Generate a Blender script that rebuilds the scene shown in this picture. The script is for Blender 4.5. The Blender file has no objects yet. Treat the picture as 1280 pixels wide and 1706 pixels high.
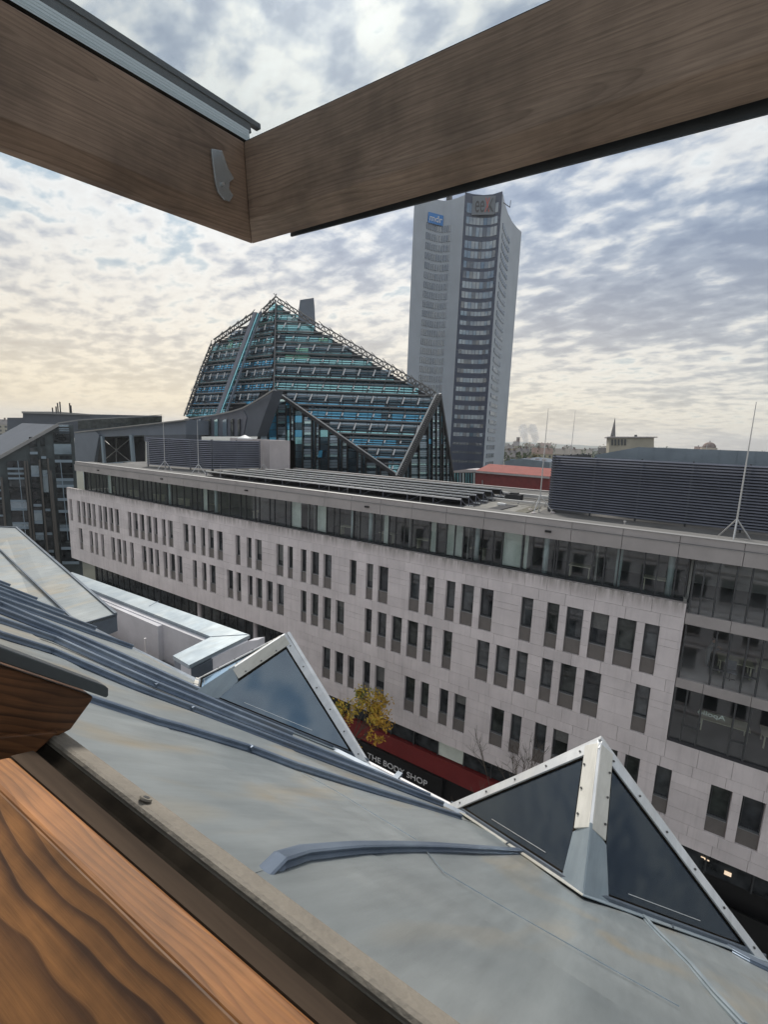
import bpy, bmesh, math, random
import numpy as np
from mathutils import Vector, Matrix
random.seed(7)
R_ = math.radians
scn = bpy.context.scene
COL = scn.collection

# ------------------------------------------------------------ camera
F_PX, YAW, PITCH, ROLL = 760.8, R_(32.4695), R_(9.2318), R_(2.1219)
_F = np.array([-math.sin(YAW)*math.cos(PITCH), math.cos(YAW)*math.cos(PITCH), -math.sin(PITCH)])
_R = np.array([math.cos(YAW), math.sin(YAW), 0.0]); _U = np.cross(_R, _F)
_R2 = math.cos(ROLL)*_R + math.sin(ROLL)*_U; _U2 = -math.sin(ROLL)*_R + math.cos(ROLL)*_U
CM = np.array([_R2, _U2, _F])
cam = bpy.data.objects.new('camera', bpy.data.cameras.new('camera')); COL.objects.link(cam)
cam.data.sensor_fit = 'HORIZONTAL'; cam.data.sensor_width = 36; cam.data.lens = F_PX*36/1280
cam.data.clip_start = 0.02; cam.data.clip_end = 20000
mw = Matrix.Identity(4)
for i in range(3):
    mw[i][0] = _R2[i]; mw[i][1] = _U2[i]; mw[i][2] = -_F[i]
cam.matrix_world = mw
scn.camera = cam
def ray(x, y): return CM.T @ np.array([(x-640)/F_PX, -(y-853)/F_PX, 1.0])
def onX(x, y, v): d = ray(x, y); return d*v/d[0]
def onY(x, y, v): d = ray(x, y); return d*v/d[1]
def onZ(x, y, v): d = ray(x, y); return d*v/d[2]
def onP(x, y, o, n): d = ray(x, y); return d*(np.dot(o, n)/np.dot(d, n))
def pj(P):
    c = CM @ np.array(P, float); return 640+F_PX*c[0]/c[2], 853-F_PX*c[1]/c[2]
def x_at(px, Y, Z):     # X of the point (X, Y, Z) that stands over pixel column px
    a = CM @ np.array([0, Y, Z]); e = CM @ np.array([1., 0, 0]); k = (px-640)/F_PX
    return (k*a[2]-a[0])/(e[0]-k*e[2])

# ------------------------------------------------------------ world, sun, exposure
SUN_EL, SUN_AZ = 46.0, -40.0       # azimuth from +Y towards +X
world = bpy.data.worlds.new("World"); scn.world = world; world.use_nodes = True
nt = world.node_tree; nt.nodes.clear()
def N(t, kind, **kw):
    n = t.nodes.new(kind)
    for k, v in kw.items():
        if k.startswith('_'): n.inputs[k[1:].replace('_', ' ')].default_value = v
        else: setattr(n, k, v)
    return n
def ramp(t, pts, interp='LINEAR'):
    r = t.nodes.new('ShaderNodeValToRGB'); r.color_ramp.interpolation = interp
    e = r.color_ramp.elements
    while len(e) < len(pts): e.new(0.5)
    for i, (p, c) in enumerate(pts):
        e[i].position = p; e[i].color = (c[0], c[1], c[2], 1) if hasattr(c, '__len__') else (c, c, c, 1)
    return r
def M(t, op, a=None, b=None, c=None, clamp=False):
    n = t.nodes.new('ShaderNodeMath'); n.operation = op; n.use_clamp = clamp
    for i, v in enumerate((a, b, c)):
        if v is None: continue
        if isinstance(v, (int, float)): n.inputs[i].default_value = v
        else: t.links.new(v, n.inputs[i])
    return n.outputs[0]
def MIX(t, fac, a, b, mode='MIX'):
    n = t.nodes.new('ShaderNodeMix'); n.data_type = 'RGBA'; n.blend_type = mode
    for s, v in ((n.inputs[0], fac), (n.inputs[6], a), (n.inputs[7], b)):
        if isinstance(v, (int, float)): s.default_value = v
        elif isinstance(v, tuple): s.default_value = (v[0], v[1], v[2], 1)
        else: t.links.new(v, s)
    return n.outputs[2]
L = nt.links.new
sky = N(nt, 'ShaderNodeTexSky', sky_type='NISHITA', sun_disc=False, sun_elevation=R_(SUN_EL), sun_rotation=R_(SUN_AZ),
        altitude=100, air_density=1.0, dust_density=1.5, ozone_density=1.5)
tc = N(nt, 'ShaderNodeTexCoord'); sep = N(nt, 'ShaderNodeSeparateXYZ'); L(tc.outputs['Generated'], sep.inputs[0])
zz = M(nt, 'MAXIMUM', sep.outputs[2], 0.0); zc = M(nt, 'ADD', zz, 0.20)
cx = M(nt, 'DIVIDE', sep.outputs[0], zc); cy = M(nt, 'DIVIDE', sep.outputs[1], zc)
cmb = N(nt, 'ShaderNodeCombineXYZ'); L(cx, cmb.inputs[0]); L(cy, cmb.inputs[1])
mp = N(nt, 'ShaderNodeMapping'); mp.inputs['Rotation'].default_value = (0, 0, R_(25)); mp.inputs['Scale'].default_value = (1.0, 1.35, 1); mp.inputs['Location'].default_value = (3.2, 1.7, 0)
L(cmb.outputs[0], mp.inputs[0])
n1 = N(nt, 'ShaderNodeTexNoise', _Scale=0.75, _Detail=4.0, _Roughness=0.55, _Distortion=0.5); L(mp.outputs[0], n1.inputs['Vector'])   # big patches
n2 = N(nt, 'ShaderNodeTexNoise', _Scale=8.0, _Detail=5.0, _Roughness=0.52, _Distortion=0.15); L(mp.outputs[0], n2.inputs['Vector'])     # mackerel puffs
n3 = N(nt, 'ShaderNodeTexNoise', _Scale=2.6, _Detail=6.0, _Roughness=0.6, _Distortion=0.5); L(mp.outputs[0], n3.inputs['Vector'])
thick = M(nt, 'ADD', M(nt, 'MULTIPLY', n1.outputs[0], 1.75), M(nt, 'ADD', M(nt, 'MULTIPLY', n2.outputs[0], 1.35), M(nt, 'MULTIPLY', n3.outputs[0], 0.40)))
# thick cloud is grey-blue, thin edges are bright, gaps show a pale sky
cr = ramp(nt, [(0.0, (0.50, 0.76, 0.98)), (0.16, (0.90, 1.10, 1.22)), (0.28, (1.62, 1.64, 1.58)), (0.40, (1.50, 1.50, 1.44)), (0.50, (1.02, 1.10, 1.18)), (0.61, (0.60, 0.72, 0.89)), (0.80, (0.35, 0.46, 0.65))])
L(M(nt, 'MULTIPLY', M(nt, 'SUBTRACT', thick, 1.20), 0.88), cr.inputs[0])
# glow round the hidden sun
sd = (math.cos(R_(SUN_EL))*math.sin(R_(SUN_AZ)), math.cos(R_(SUN_EL))*math.cos(R_(SUN_AZ)), math.sin(R_(SUN_EL)))
vd = N(nt, 'ShaderNodeVectorMath', operation='DOT_PRODUCT'); vd.inputs[1].default_value = sd; L(tc.outputs['Generated'], vd.inputs[0])
dd = M(nt, 'MAXIMUM', vd.outputs['Value'], 0.0)
glow = M(nt, 'ADD', M(nt, 'MULTIPLY', M(nt, 'POWER', dd, 40.0), 0.40), M(nt, 'ADD', M(nt, 'MULTIPLY', M(nt, 'POWER', dd, 5.0), 0.12), 0.88))
# warm band low over the horizon, strongest on the sun's side
low = M(nt, 'POWER', M(nt, 'SUBTRACT', 1.0, M(nt, 'MULTIPLY', zz, 2.4), clamp=True), 1.4)
vw = N(nt, 'ShaderNodeVectorMath', operation='DOT_PRODUCT'); vw.inputs[1].default_value = (math.sin(R_(-75)), math.cos(R_(-75)), 0); L(tc.outputs['Generated'], vw.inputs[0])
side = M(nt, 'MULTIPLY_ADD', M(nt, 'MAXIMUM', vw.outputs['Value'], 0.0), 0.80, 0.36)
warm = M(nt, 'MULTIPLY', low, side)
c1 = MIX(nt, warm, cr.outputs[0], (2.35, 1.66, 0.70), 'MIX')
c1 = MIX(nt, M(nt, 'MULTIPLY', low, 0.25), c1, (1.0, 0.99, 0.95), 'MIX')
# keep some cloud structure inside the warm band
c2 = MIX(nt, 0.36, c1, cr.outputs[0], 'MIX')
scl = N(nt, 'ShaderNodeVectorMath', operation='SCALE'); L(c2, scl.inputs[0]); L(M(nt, 'MULTIPLY', glow, 2.72), scl.inputs['Scale'])
fin = MIX(nt, 0.90, sky.outputs[0], scl.outputs[0])
bg = N(nt, 'ShaderNodeBackground', _Strength=0.1); L(fin, bg.inputs[0])
wo = N(nt, 'ShaderNodeOutputWorld'); L(bg.outputs[0], wo.inputs[0])

sl = bpy.data.lights.new('sun', 'SUN'); sl.energy = 1.5; sl.angle = R_(14); sl.color = (1, 0.95, 0.86)
so = bpy.data.objects.new('sun', sl); COL.objects.link(so)
so.rotation_euler = Vector(sd).to_track_quat('Z', 'Y').to_euler()
vs = scn.view_settings; vs.view_transform = 'Standard'; vs.look = 'None'; vs.gamma = 1.0; vs.use_curve_mapping = False
vs.exposure = 1.08

# ------------------------------------------------------------ mesh helpers
class MB:
    def __init__(s): s.v = []; s.f = []; s.m = []
    def add(s, vs_, fs, mi=0):
        o = len(s.v); s.v += [tuple(float(c) for c in v) for v in vs_]
        s.f += [tuple(i+o for i in f) for f in fs]; s.m += [mi]*len(fs); return s
    def box(s, x0, x1, y0, y1, z0, z1, mi=0):
        return s.hexa([(x0,y0,z0),(x1,y0,z0),(x1,y1,z0),(x0,y1,z0),(x0,y0,z1),(x1,y0,z1),(x1,y1,z1),(x0,y1,z1)], mi)
    def hexa(s, p, mi=0):
        return s.add(p, [(0,3,2,1),(4,5,6,7),(0,1,5,4),(1,2,6,5),(2,3,7,6),(3,0,4,7)], mi)
    def poly(s, pts, mi=0): return s.add(pts, [tuple(range(len(pts)))], mi)
    def slab(s, pts, n, t, mi=0):      # polygon with thickness t along n
        n = np.array(n, float); k = len(pts); a = [np.array(p, float) for p in pts]; b = [p+n*t for p in a]
        return s.add(a+b, [tuple(range(k))[::-1], tuple(range(k, 2*k))]+[(i, (i+1) % k, (i+1) % k+k, i+k) for i in range(k)], mi)
    def bar(s, a, b, w, h=None, up=(0,0,1), mi=0):
        h = h or w; a = Vector(a); b = Vector(b); d = (b-a)
        if d.length < 1e-6: return s
        d.normalize(); u = Vector(up)
        if abs(d.dot(u)) > 0.98: u = Vector((1,0,0)) if abs(d.x) < .9 else Vector((0,1,0))
        r = d.cross(u).normalized()*(w/2); q = r.cross(d).normalized()*(h/2)
        return s.hexa([a-r-q, a+r-q, b+r-q, b-r-q, a-r+q, a+r+q, b+r+q, b-r+q], mi)
    def tube(s, pts, r, n=8, mi=0, cap=True):
        pts = [Vector(p) for p in pts]; rs = r if hasattr(r, '__len__') else [r]*len(pts); vs_ = []; fs = []
        for i, p in enumerate(pts):
            d = (pts[min(i+1, len(pts)-1)]-pts[max(i-1, 0)]).normalized()
            u = Vector((0,0,1)) if abs(d.z) < .95 else Vector((1,0,0))
            a = d.cross(u).normalized(); b = a.cross(d)
            for k in range(n):
                t = 2*math.pi*k/n; vs_.append(p+(a*math.cos(t)+b*math.sin(t))*rs[i])
        for i in range(len(pts)-1):
            for k in range(n): fs.append((i*n+k, i*n+(k+1) % n, (i+1)*n+(k+1) % n, (i+1)*n+k))
        if cap: fs += [tuple(range(n))[::-1], tuple(range((len(pts)-1)*n, len(pts)*n))]
        return s.add(vs_, fs, mi)
    def sweep(s, pts, prof, up, mi=0):   # profile [(side, height)] swept along pts, constant up
        up = Vector(up).normalized(); pts = [Vector(p) for p in pts]; k = len(prof); vs_ = []; fs = []
        for i, p in enumerate(pts):
            d = (pts[min(i+1, len(pts)-1)]-pts[max(i-1, 0)]).normalized(); r = d.cross(up).normalized()
            for a, b in prof: vs_.append(p+r*a+up*b)
        for i in range(len(pts)-1):
            for j in range(k): fs.append((i*k+j, i*k+(j+1) % k, (i+1)*k+(j+1) % k, (i+1)*k+j))
        fs += [tuple(range(k))[::-1], tuple(range((len(pts)-1)*k, len(pts)*k))]
        return s.add(vs_, fs, mi)
    def build(s, name, mat=None, parent=None, smooth=False, bevel=0, loc=None):
        me = bpy.data.meshes.new(name); me.from_pydata(s.v, [], s.f); me.update()
        bm = bmesh.new(); bm.from_mesh(me); bmesh.ops.recalc_face_normals(bm, faces=bm.faces)
        bm.to_mesh(me); bm.free()
        for m in (mat if isinstance(mat, (list, tuple)) else [mat]):
            if m: me.materials.append(m)
        if isinstance(mat, (list, tuple)): me.polygons.foreach_set('material_index', s.m)
        if smooth: me.polygons.foreach_set('use_smooth', [True]*len(me.polygons))
        o = bpy.data.objects.new(name, me); COL.objects.link(o)
        if parent:
            o.parent = parent
            o.matrix_parent_inverse = Matrix.Translation(parent.location).inverted() if parent.type == 'EMPTY' else Matrix.Identity(4)
        if bevel:
            b = o.modifiers.new('bevel', 'BEVEL'); b.width = bevel; b.segments = 2; b.limit_method = 'ANGLE'; b.angle_limit = R_(40)
        return o
def tag(o, label=None, cat=None, group=None, kind=None):
    if label: o['label'] = label
    if cat: o['category'] = cat
    if group: o['group'] = group
    if kind: o['kind'] = kind
    return o
def thing(name, loc, label=None, cat=None, group=None, kind=None):
    o = bpy.data.objects.new(name, None); o.empty_display_size = 0.3; COL.objects.link(o)
    o.location = [float(c) for c in loc]; return tag(o, label, cat, group, kind)
def text_mesh(txt, size, depth=0.0):
    cu = bpy.data.curves.new('t', 'FONT'); cu.body = txt; cu.size = size; cu.extrude = depth; cu.align_x = 'LEFT'
    o = bpy.data.objects.new('t', cu); COL.objects.link(o)
    dg = bpy.context.evaluated_depsgraph_get(); dg.update()
    me = bpy.data.meshes.new_from_object(o.evaluated_get(dg)); bpy.data.objects.remove(o); return me
def text_obj(name, txt, size, org, right, up, mat, parent, width=None, depth=0.01, height=None):
    me = text_mesh(txt, size, depth); r = Vector(right).normalized(); u = Vector(up).normalized(); n = r.cross(u)
    xs = [v.co.x for v in me.vertices]; w = max(xs)-min(xs); x0 = min(xs); k = width/w if width else 1
    ys = [v.co.y for v in me.vertices]; kh = height/(max(ys)-min(ys)) if height else k
    for v in me.vertices: v.co = Vector(org)+r*(v.co.x-x0)*k+u*v.co.y*kh+n*v.co.z
    me.materials.clear(); me.materials.append(mat); o = bpy.data.objects.new(name, me); COL.objects.link(o)
    if parent:
        o.parent = parent
        o.matrix_parent_inverse = Matrix.Translation(parent.location).inverted() if parent.type == 'EMPTY' else Matrix.Identity(4)
    return o

# ------------------------------------------------------------ materials
def mat(name, col, rough=0.6, metal=0.0, nscale=None, namt=0.2, bump=0, bscale=40, spec=0.5, stretch=(1,1,1), col2=None, detail=5, alpha=None, coord='Object'):
    m = bpy.data.materials.new(name); m.use_nodes = True; t = m.node_tree; p = t.nodes['Principled BSDF']
    p.inputs['Base Color'].default_value = (*col, 1); p.inputs['Roughness'].default_value = rough; p.inputs['Metallic'].default_value = metal
    p.inputs['Specular IOR Level'].default_value = spec
    if alpha is not None: p.inputs['Alpha'].default_value = alpha
    if nscale or bump:
        c = t.nodes.new('ShaderNodeTexCoord'); mpn = t.nodes.new('ShaderNodeMapping'); mpn.inputs['Scale'].default_value = stretch
        t.links.new(c.outputs[coord], mpn.inputs[0])
    if nscale:
        nz = N(t, 'ShaderNodeTexNoise', _Scale=nscale, _Detail=float(detail), _Roughness=0.6); t.links.new(mpn.outputs[0], nz.inputs['Vector'])
        c2 = col2 or tuple(c_*(1-namt) for c_ in col); c1_ = tuple(min(1, c_*(1+namt*.6)) for c_ in col) if not col2 else col
        r = ramp(t, [(0.3, c2), (0.7, c1_)]); t.links.new(nz.outputs[0], r.inputs[0]); t.links.new(r.outputs[0], p.inputs['Base Color'])
    if bump:
        nb = N(t, 'ShaderNodeTexNoise', _Scale=float(bscale), _Detail=4.0); t.links.new(mpn.outputs[0], nb.inputs['Vector'])
        b = N(t, 'ShaderNodeBump', _Strength=bump, _Distance=0.01); t.links.new(nb.outputs[0], b.inputs['Height']); t.links.new(b.outputs[0], p.inputs['Normal'])
    return m
def glass_mat(name, tint=(0.02,0.025,0.028), rough=0.03, see=0.0, refl=(0.9,0.95,1.0), ior=1.5, boost=0.0, nscale=0):
    """window glass: fresnel reflection over a dark (see=0) or see-through body"""
    m = bpy.data.materials.new(name); m.use_nodes = True; t = m.node_tree; t.nodes.clear()
    out = N(t, 'ShaderNodeOutputMaterial'); fr = N(t, 'ShaderNodeFresnel', _IOR=ior)
    df = N(t, 'ShaderNodeBsdfDiffuse'); df.inputs[0].default_value = (*tint, 1)
    tr = N(t, 'ShaderNodeBsdfTransparent'); tr.inputs[0].default_value = (0.94, 0.965, 0.965, 1)
    gl = N(t, 'ShaderNodeBsdfGlossy', _Roughness=rough); gl.inputs[0].default_value = (*refl, 1)
    a = N(t, 'ShaderNodeMixShader', _Fac=see); t.links.new(df.outputs[0], a.inputs[1]); t.links.new(tr.outputs[0], a.inputs[2])
    if nscale:
        c = N(t, 'ShaderNodeTexCoord'); nz = N(t, 'ShaderNodeTexNoise', _Scale=float(nscale), _Detail=5.0); t.links.new(c.outputs['Object'], nz.inputs['Vector'])
        rr = ramp(t, [(0.35, tint), (0.7, tuple(c_*3+0.03 for c_ in tint))]); t.links.new(nz.outputs[0], rr.inputs[0]); t.links.new(rr.outputs[0], df.inputs[0])
    ge_ = N(t, 'ShaderNodeNewGeometry'); front = M(t, 'SUBTRACT', 1.0, ge_.outputs['Backfacing'])
    b = N(t, 'ShaderNodeMixShader'); f = M(t, 'MULTIPLY', M(t, 'ADD', fr.outputs[0], boost, clamp=True), front); t.links.new(f, b.inputs[0])
    t.links.new(a.outputs[0], b.inputs[1]); t.links.new(gl.outputs[0], b.inputs[2]); t.links.new(b.outputs[0], out.inputs[0])
    return m

def stone_mat(name, base, streak=False, var=0.10):
    m = mat(name, base, 0.85, nscale=0.55, namt=0.12, bump=0.15, bscale=14, spec=0.2)
    t = m.node_tree; p = t.nodes['Principled BSDF']; cur = p.inputs['Base Color'].links[0].from_socket
    oi = N(t, 'ShaderNodeObjectInfo'); ge = N(t, 'ShaderNodeNewGeometry')
    v = M(t, 'MULTIPLY_ADD', ge.outputs['Random Per Island'], var, 1-var/2)
    v2 = M(t, 'MULTIPLY_ADD', oi.outputs['Random'], var, 1-var/2)
    cur = MIX(t, 1.0, cur, M(t, 'MULTIPLY', v, v2), 'MULTIPLY')
    tcn = N(t, 'ShaderNodeTexCoord')
    # rain streaks: noise stretched down the wall
    mp_ = N(t, 'ShaderNodeMapping'); mp_.inputs['Scale'].default_value = (3.2, 3.2, 0.22) if not streak else (5.5, 5.5, 0.5)
    t.links.new(tcn.outputs['Object'], mp_.inputs[0])
    nz = N(t, 'ShaderNodeTexNoise', _Scale=1.0, _Detail=6.0, _Roughness=0.65); t.links.new(mp_.outputs[0], nz.inputs['Vector'])
    r = ramp(t, [(0.48, 1.0), (0.75, 0.62 if streak else 0.86)]); t.links.new(nz.outputs[0], r.inputs[0])
    if streak:   # run-off stains hang from the top edge of the coping
        sp = N(t, 'ShaderNodeSeparateXYZ'); t.links.new(tcn.outputs['Object'], sp.inputs[0])
        g = M(t, 'MULTIPLY', M(t, 'SUBTRACT', sp.outputs[2], streak-0.75), 1/0.75, clamp=True)
        r.color_ramp.elements[0].position = 0.30; r.color_ramp.elements[1].position = 0.62; r.color_ramp.elements[1].color = (0.40,0.39,0.36,1)
        cur = MIX(t, g, cur, MIX(t, 1.0, cur, r.outputs[0], 'MULTIPLY'))
    else: cur = MIX(t, 1.0, cur, r.outputs[0], 'MULTIPLY')
    t.links.new(cur, p.inputs['Base Color']); return m

K = 27/22
Z_TOP = -6.3*K
ma = {}
ma['stone'] = stone_mat('limestone', (0.76, 0.70, 0.695))
ma['coping'] = stone_mat('limestone_stained', (0.76, 0.70, 0.695), streak=Z_TOP)
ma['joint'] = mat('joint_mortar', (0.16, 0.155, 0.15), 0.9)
ma['frame'] = mat('window_frame_grey', (0.075, 0.08, 0.085), 0.45, 0.3)
ma['spandrel'] = mat('spandrel_sheet', (0.19, 0.175, 0.165), 0.5, 0.2, nscale=3, namt=.08)
ma['sill'] = mat('sill_metal', (0.32, 0.33, 0.34), 0.4, 0.6)
ma['fascia'] = mat('fascia_sheet', (0.42, 0.39, 0.38), 0.6, 0.1, nscale=0.8, namt=.12, bump=.1, bscale=3)
ma['reveal'] = mat('reveal_dark', (0.13, 0.135, 0.14), 0.6)
ma['winglass'] = [glass_mat('office_glass_%s' % n, tint=c, boost=b, nscale=1.3) for n, c, b in (('dark', (0.010,0.012,0.014), 0.0), ('grey', (0.022,0.026,0.028), 0.02), ('green', (0.014,0.018,0.016), 0.0))]
ma['seeglass'] = glass_mat('penthouse_glass', tint=(0.03,0.035,0.035), see=0.93, boost=0.035)
ma['interior'] = mat('office_interior', (0.42, 0.42, 0.40), 0.9, nscale=0.6, namt=.4)
ma['intfloor'] = mat('office_carpet', (0.22, 0.22, 0.23), 0.9)
ma['blind'] = mat('pale_blind', (0.78, 0.86, 0.78), 0.8, nscale=1.5, namt=.12)
ma['column'] = mat('white_column', (0.62, 0.74, 0.74), 0.6)
ma['table'] = mat('pale_table', (0.70, 0.68, 0.52), 0.5)
ma['roofing'] = mat('roof_felt', (0.16, 0.155, 0.15), 0.95, nscale=0.35, namt=.45, bump=.3, bscale=6)
ma['gravel'] = mat('gravel', (0.26, 0.25, 0.23), 1.0, nscale=2, namt=.3, bump=.6, bscale=30)
ma['felt_dark'] = mat('bitumen_strip', (0.045, 0.045, 0.05), 0.9)
ma['slat'] = mat('louver_slat', (0.17,0.18,0.22), 0.5, 0.3, nscale=.8, namt=.15)
ma['slat_back'] = mat('louver_back', (0.025, 0.026, 0.032), 0.8)
ma['rodmetal'] = mat('galvanised_rod', (0.62, 0.62, 0.62), 0.4, 0.7)
ma['alu'] = mat('bright_aluminium', (0.75, 0.77, 0.79), 0.3, 0.85)
ma['solar'] = mat('collector_back', (0.035, 0.037, 0.045), 0.5, 0.2)
ma['metalroof'] = mat('blue_grey_sheet', (0.27, 0.32, 0.37), 0.45, 0.5, nscale=.5, namt=.15)
ma['concrete'] = mat('pale_concrete', (0.55, 0.50, 0.50), 0.9, nscale=.7, namt=.1)
ma['redwall'] = mat('dark_red_brick', (0.26, 0.05, 0.05), 0.85, nscale=1.2, namt=.2)
ma['redroof'] = mat('red_roof_sheet', (0.30, 0.075, 0.06), 0.8, nscale=.8, namt=.15)
ma['towerstone'] = mat('tower_granite', (0.46, 0.50, 0.56), 0.75, nscale=.12, namt=.08)
ma['towerwin'] = glass_mat('tower_window', tint=(0.17,0.19,0.22), boost=0.12)
ma['towerdark'] = mat('tower_dark_cladding', (0.04, 0.055, 0.10), 0.4, 0.2)
ma['towerglass'] = [glass_mat('tower_band_glass_%s' % n, tint=c, boost=b) for n, c, b in (('pale', (0.20,0.24,0.28), .12), ('blue', (0.10,0.17,0.24), .18), ('dull', (0.10,0.11,0.13), .08))]
ma['signblue'] = mat('sign_blue', (0.02, 0.22, 0.62), 0.5); ma['white'] = mat('white_paint', (0.8, 0.8, 0.8), 0.5)
ma['signgrey'] = mat('sign_grey', (0.17, 0.19, 0.22), 0.5); ma['signdark'] = mat('sign_letter_dark', (0.05, 0.05, 0.055), 0.5); ma['signred'] = mat('sign_letter_red', (0.6, 0.08, 0.06), 0.5)
ma['shopred'] = mat('shop_red_band', (0.20, 0.022, 0.022), 0.6, nscale=1, namt=.1)
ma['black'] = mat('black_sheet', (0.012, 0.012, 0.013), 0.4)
ma['asphalt'] = mat('asphalt', (0.055, 0.055, 0.055), 0.9, nscale=1.5, namt=.3)
ma['paving'] = mat('stone_paving', (0.22, 0.21, 0.19), 0.9, nscale=.8, namt=.2)
ma['ground'] = mat('city_ground', (0.10, 0.105, 0.085), 0.95, nscale=.02, namt=.4)
ma['darkclad'] = mat('dark_metal_cladding', (0.12,0.135,0.165), 0.55, 0.0, nscale=.4, namt=.15)
ma['midclad'] = mat('grey_metal_cladding', (0.19,0.22,0.27), 0.55, 0.0, nscale=.4, namt=.1)
ma['trimbright'] = mat('roof_edge_trim', (0.34,0.335,0.33), 0.5, 0.4)
ma['steelblue'] = mat('painted_steel', (0.30, 0.38, 0.45), 0.5, 0.2)
ma['darkstone'] = mat('dark_facade_stone', (0.09, 0.11, 0.115), 0.7, nscale=.5, namt=.35)
ma['bronze'] = mat('brown_fin', (0.12, 0.11, 0.10), 0.6)
ma['church_glass'] = [glass_mat('church_glass_%s' % n, tint=c, boost=b, rough=.12, refl=r) for n, c, b, r in (
    ('teal', (0.16,0.50,0.56), .58, (.50,.90,.95)), ('blue', (0.05,0.33,0.54), .46, (.25,.65,.95)), ('dark', (0.010,0.02,0.03), .10, (.5,.8,1)), ('green', (0.22,0.66,0.48), .42, (.6,1,.8)), ('pale', (0.34,0.60,0.64), .6, (.75,.97,1)), ('stripe', (0.20,0.26,0.30), .3, (.7,.85,1)))]
ma['lattice'] = mat('lattice_steel', (0.17, 0.165, 0.165), 0.5, 0.4); ma['lattice_lt'] = mat('lattice_bright', (0.62, 0.62, 0.62), 0.4, 0.3)
ma['latticedk'] = mat('lattice_dark', (0.05, 0.05, 0.055), 0.5, 0.3)
ma['gutter'] = mat('gutter_pipe', (0.62, 0.60, 0.60), 0.4, 0.2, nscale=6, namt=.1)

# zinc: patinated sheet with cool and ochre stains
def zinc(name, a, b, ochre=0.5, rough=0.42, dirt=0.5):
    m = bpy.data.materials.new(name); m.use_nodes = True; t = m.node_tree; p = t.nodes['Principled BSDF']
    c = N(t, 'ShaderNodeTexCoord')
    n_a = N(t, 'ShaderNodeTexNoise', _Scale=1.6, _Detail=5.0, _Roughness=0.6, _Distortion=0.6); t.links.new(c.outputs['Object'], n_a.inputs['Vector'])
    r = ramp(t, [(0.35, a), (0.65, b)]); t.links.new(n_a.outputs[0], r.inputs[0])
    mpz = N(t, 'ShaderNodeMapping'); mpz.inputs['Scale'].default_value = (2.3, 0.8, 0.8); mpz.inputs['Location'].default_value = (1.3, .4, .2); t.links.new(c.outputs['Object'], mpz.inputs[0])
    n_b = N(t, 'ShaderNodeTexNoise', _Scale=1.5, _Detail=3.0, _Roughness=0.5, _Distortion=0.8); t.links.new(mpz.outputs[0], n_b.inputs['Vector'])
    rb = ramp(t, [(0.50, 0.0), (0.72, ochre)]); t.links.new(n_b.outputs[0], rb.inputs[0])
    cur = MIX(t, rb.outputs[0], r.outputs[0], (0.46, 0.37, 0.24))
    mpf = N(t, 'ShaderNodeMapping'); mpf.inputs['Scale'].default_value = (22, 3.0, 3.0); t.links.new(c.outputs['Object'], mpf.inputs[0])
    n_c = N(t, 'ShaderNodeTexNoise', _Scale=1.0, _Detail=8.0, _Roughness=0.7); t.links.new(mpf.outputs[0], n_c.inputs['Vector'])
    rc = ramp(t, [(0.3, 0.82), (0.7, 1.08)]); t.links.new(n_c.outputs[0], rc.inputs[0]); cur = MIX(t, 1.0, cur, rc.outputs[0], 'MULTIPLY')
    n_d = N(t, 'ShaderNodeTexNoise', _Scale=60.0, _Detail=4.0, _Roughness=0.7); t.links.new(c.outputs['Object'], n_d.inputs['Vector'])
    rd = ramp(t, [(0.62, 1.0), (0.8, 1-dirt*.3)]); t.links.new(n_d.outputs[0], rd.inputs[0]); cur = MIX(t, 1.0, cur, rd.outputs[0], 'MULTIPLY')
    oi = N(t, 'ShaderNodeObjectInfo'); cur = MIX(t, 1.0, cur, M(t, 'MULTIPLY_ADD', oi.outputs['Random'], 0.12, 0.94), 'MULTIPLY')
    t.links.new(cur, p.inputs['Base Color'])
    p.inputs['Metallic'].default_value = 0.45
    rr = M(t, 'MULTIPLY_ADD', n_a.outputs[0], 0.25, rough-0.1); t.links.new(rr, p.inputs['Roughness'])
    n_e = N(t, 'ShaderNodeTexNoise', _Scale=2.2, _Detail=2.0); t.links.new(c.outputs['Object'], n_e.inputs['Vector'])
    bp = N(t, 'ShaderNodeBump', _Strength=0.55, _Distance=0.03); t.links.new(n_e.outputs[0], bp.inputs['Height']); t.links.new(bp.outputs[0], p.inputs['Normal'])
    return m
ma['zinc'] = zinc('zinc_sheet', (0.29,0.32,0.33), (0.35,0.375,0.38), 0.6, rough=.36)
ma['zincseam'] = zinc('zinc_seam', (0.12,0.155,0.215), (0.20,0.245,0.31), 0.04)
ma['zinccap'] = zinc('zinc_cap', (0.28,0.34,0.39), (0.38,0.43,0.46), 0.12)
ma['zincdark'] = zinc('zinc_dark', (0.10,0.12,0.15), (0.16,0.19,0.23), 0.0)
ma['trim'] = zinc('white_trim', (0.66,0.68,0.70), (0.82,0.82,0.82), 0.22, rough=.45)
ma['ridge'] = zinc('ridge_trim', (0.60,0.58,0.52), (0.74,0.72,0.68), 0.45, rough=.5)
ma['render'] = mat('grey_render', (0.62, 0.61, 0.64), 0.9, nscale=1.6, namt=.2, bump=.2, bscale=20)
ma['slabs'] = mat('mossy_slab', (0.16, 0.15, 0.12), 0.95, nscale=5, namt=.5)
ma['screw'] = mat('screw', (0.10,0.10,0.10), 0.5, 0.6)
ma['dglass'] = glass_mat('dormer_glass', tint=(0.012,0.020,0.034), see=0.25, boost=0.0, rough=.04, ior=1.5, refl=(.75,.88,1))
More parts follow.
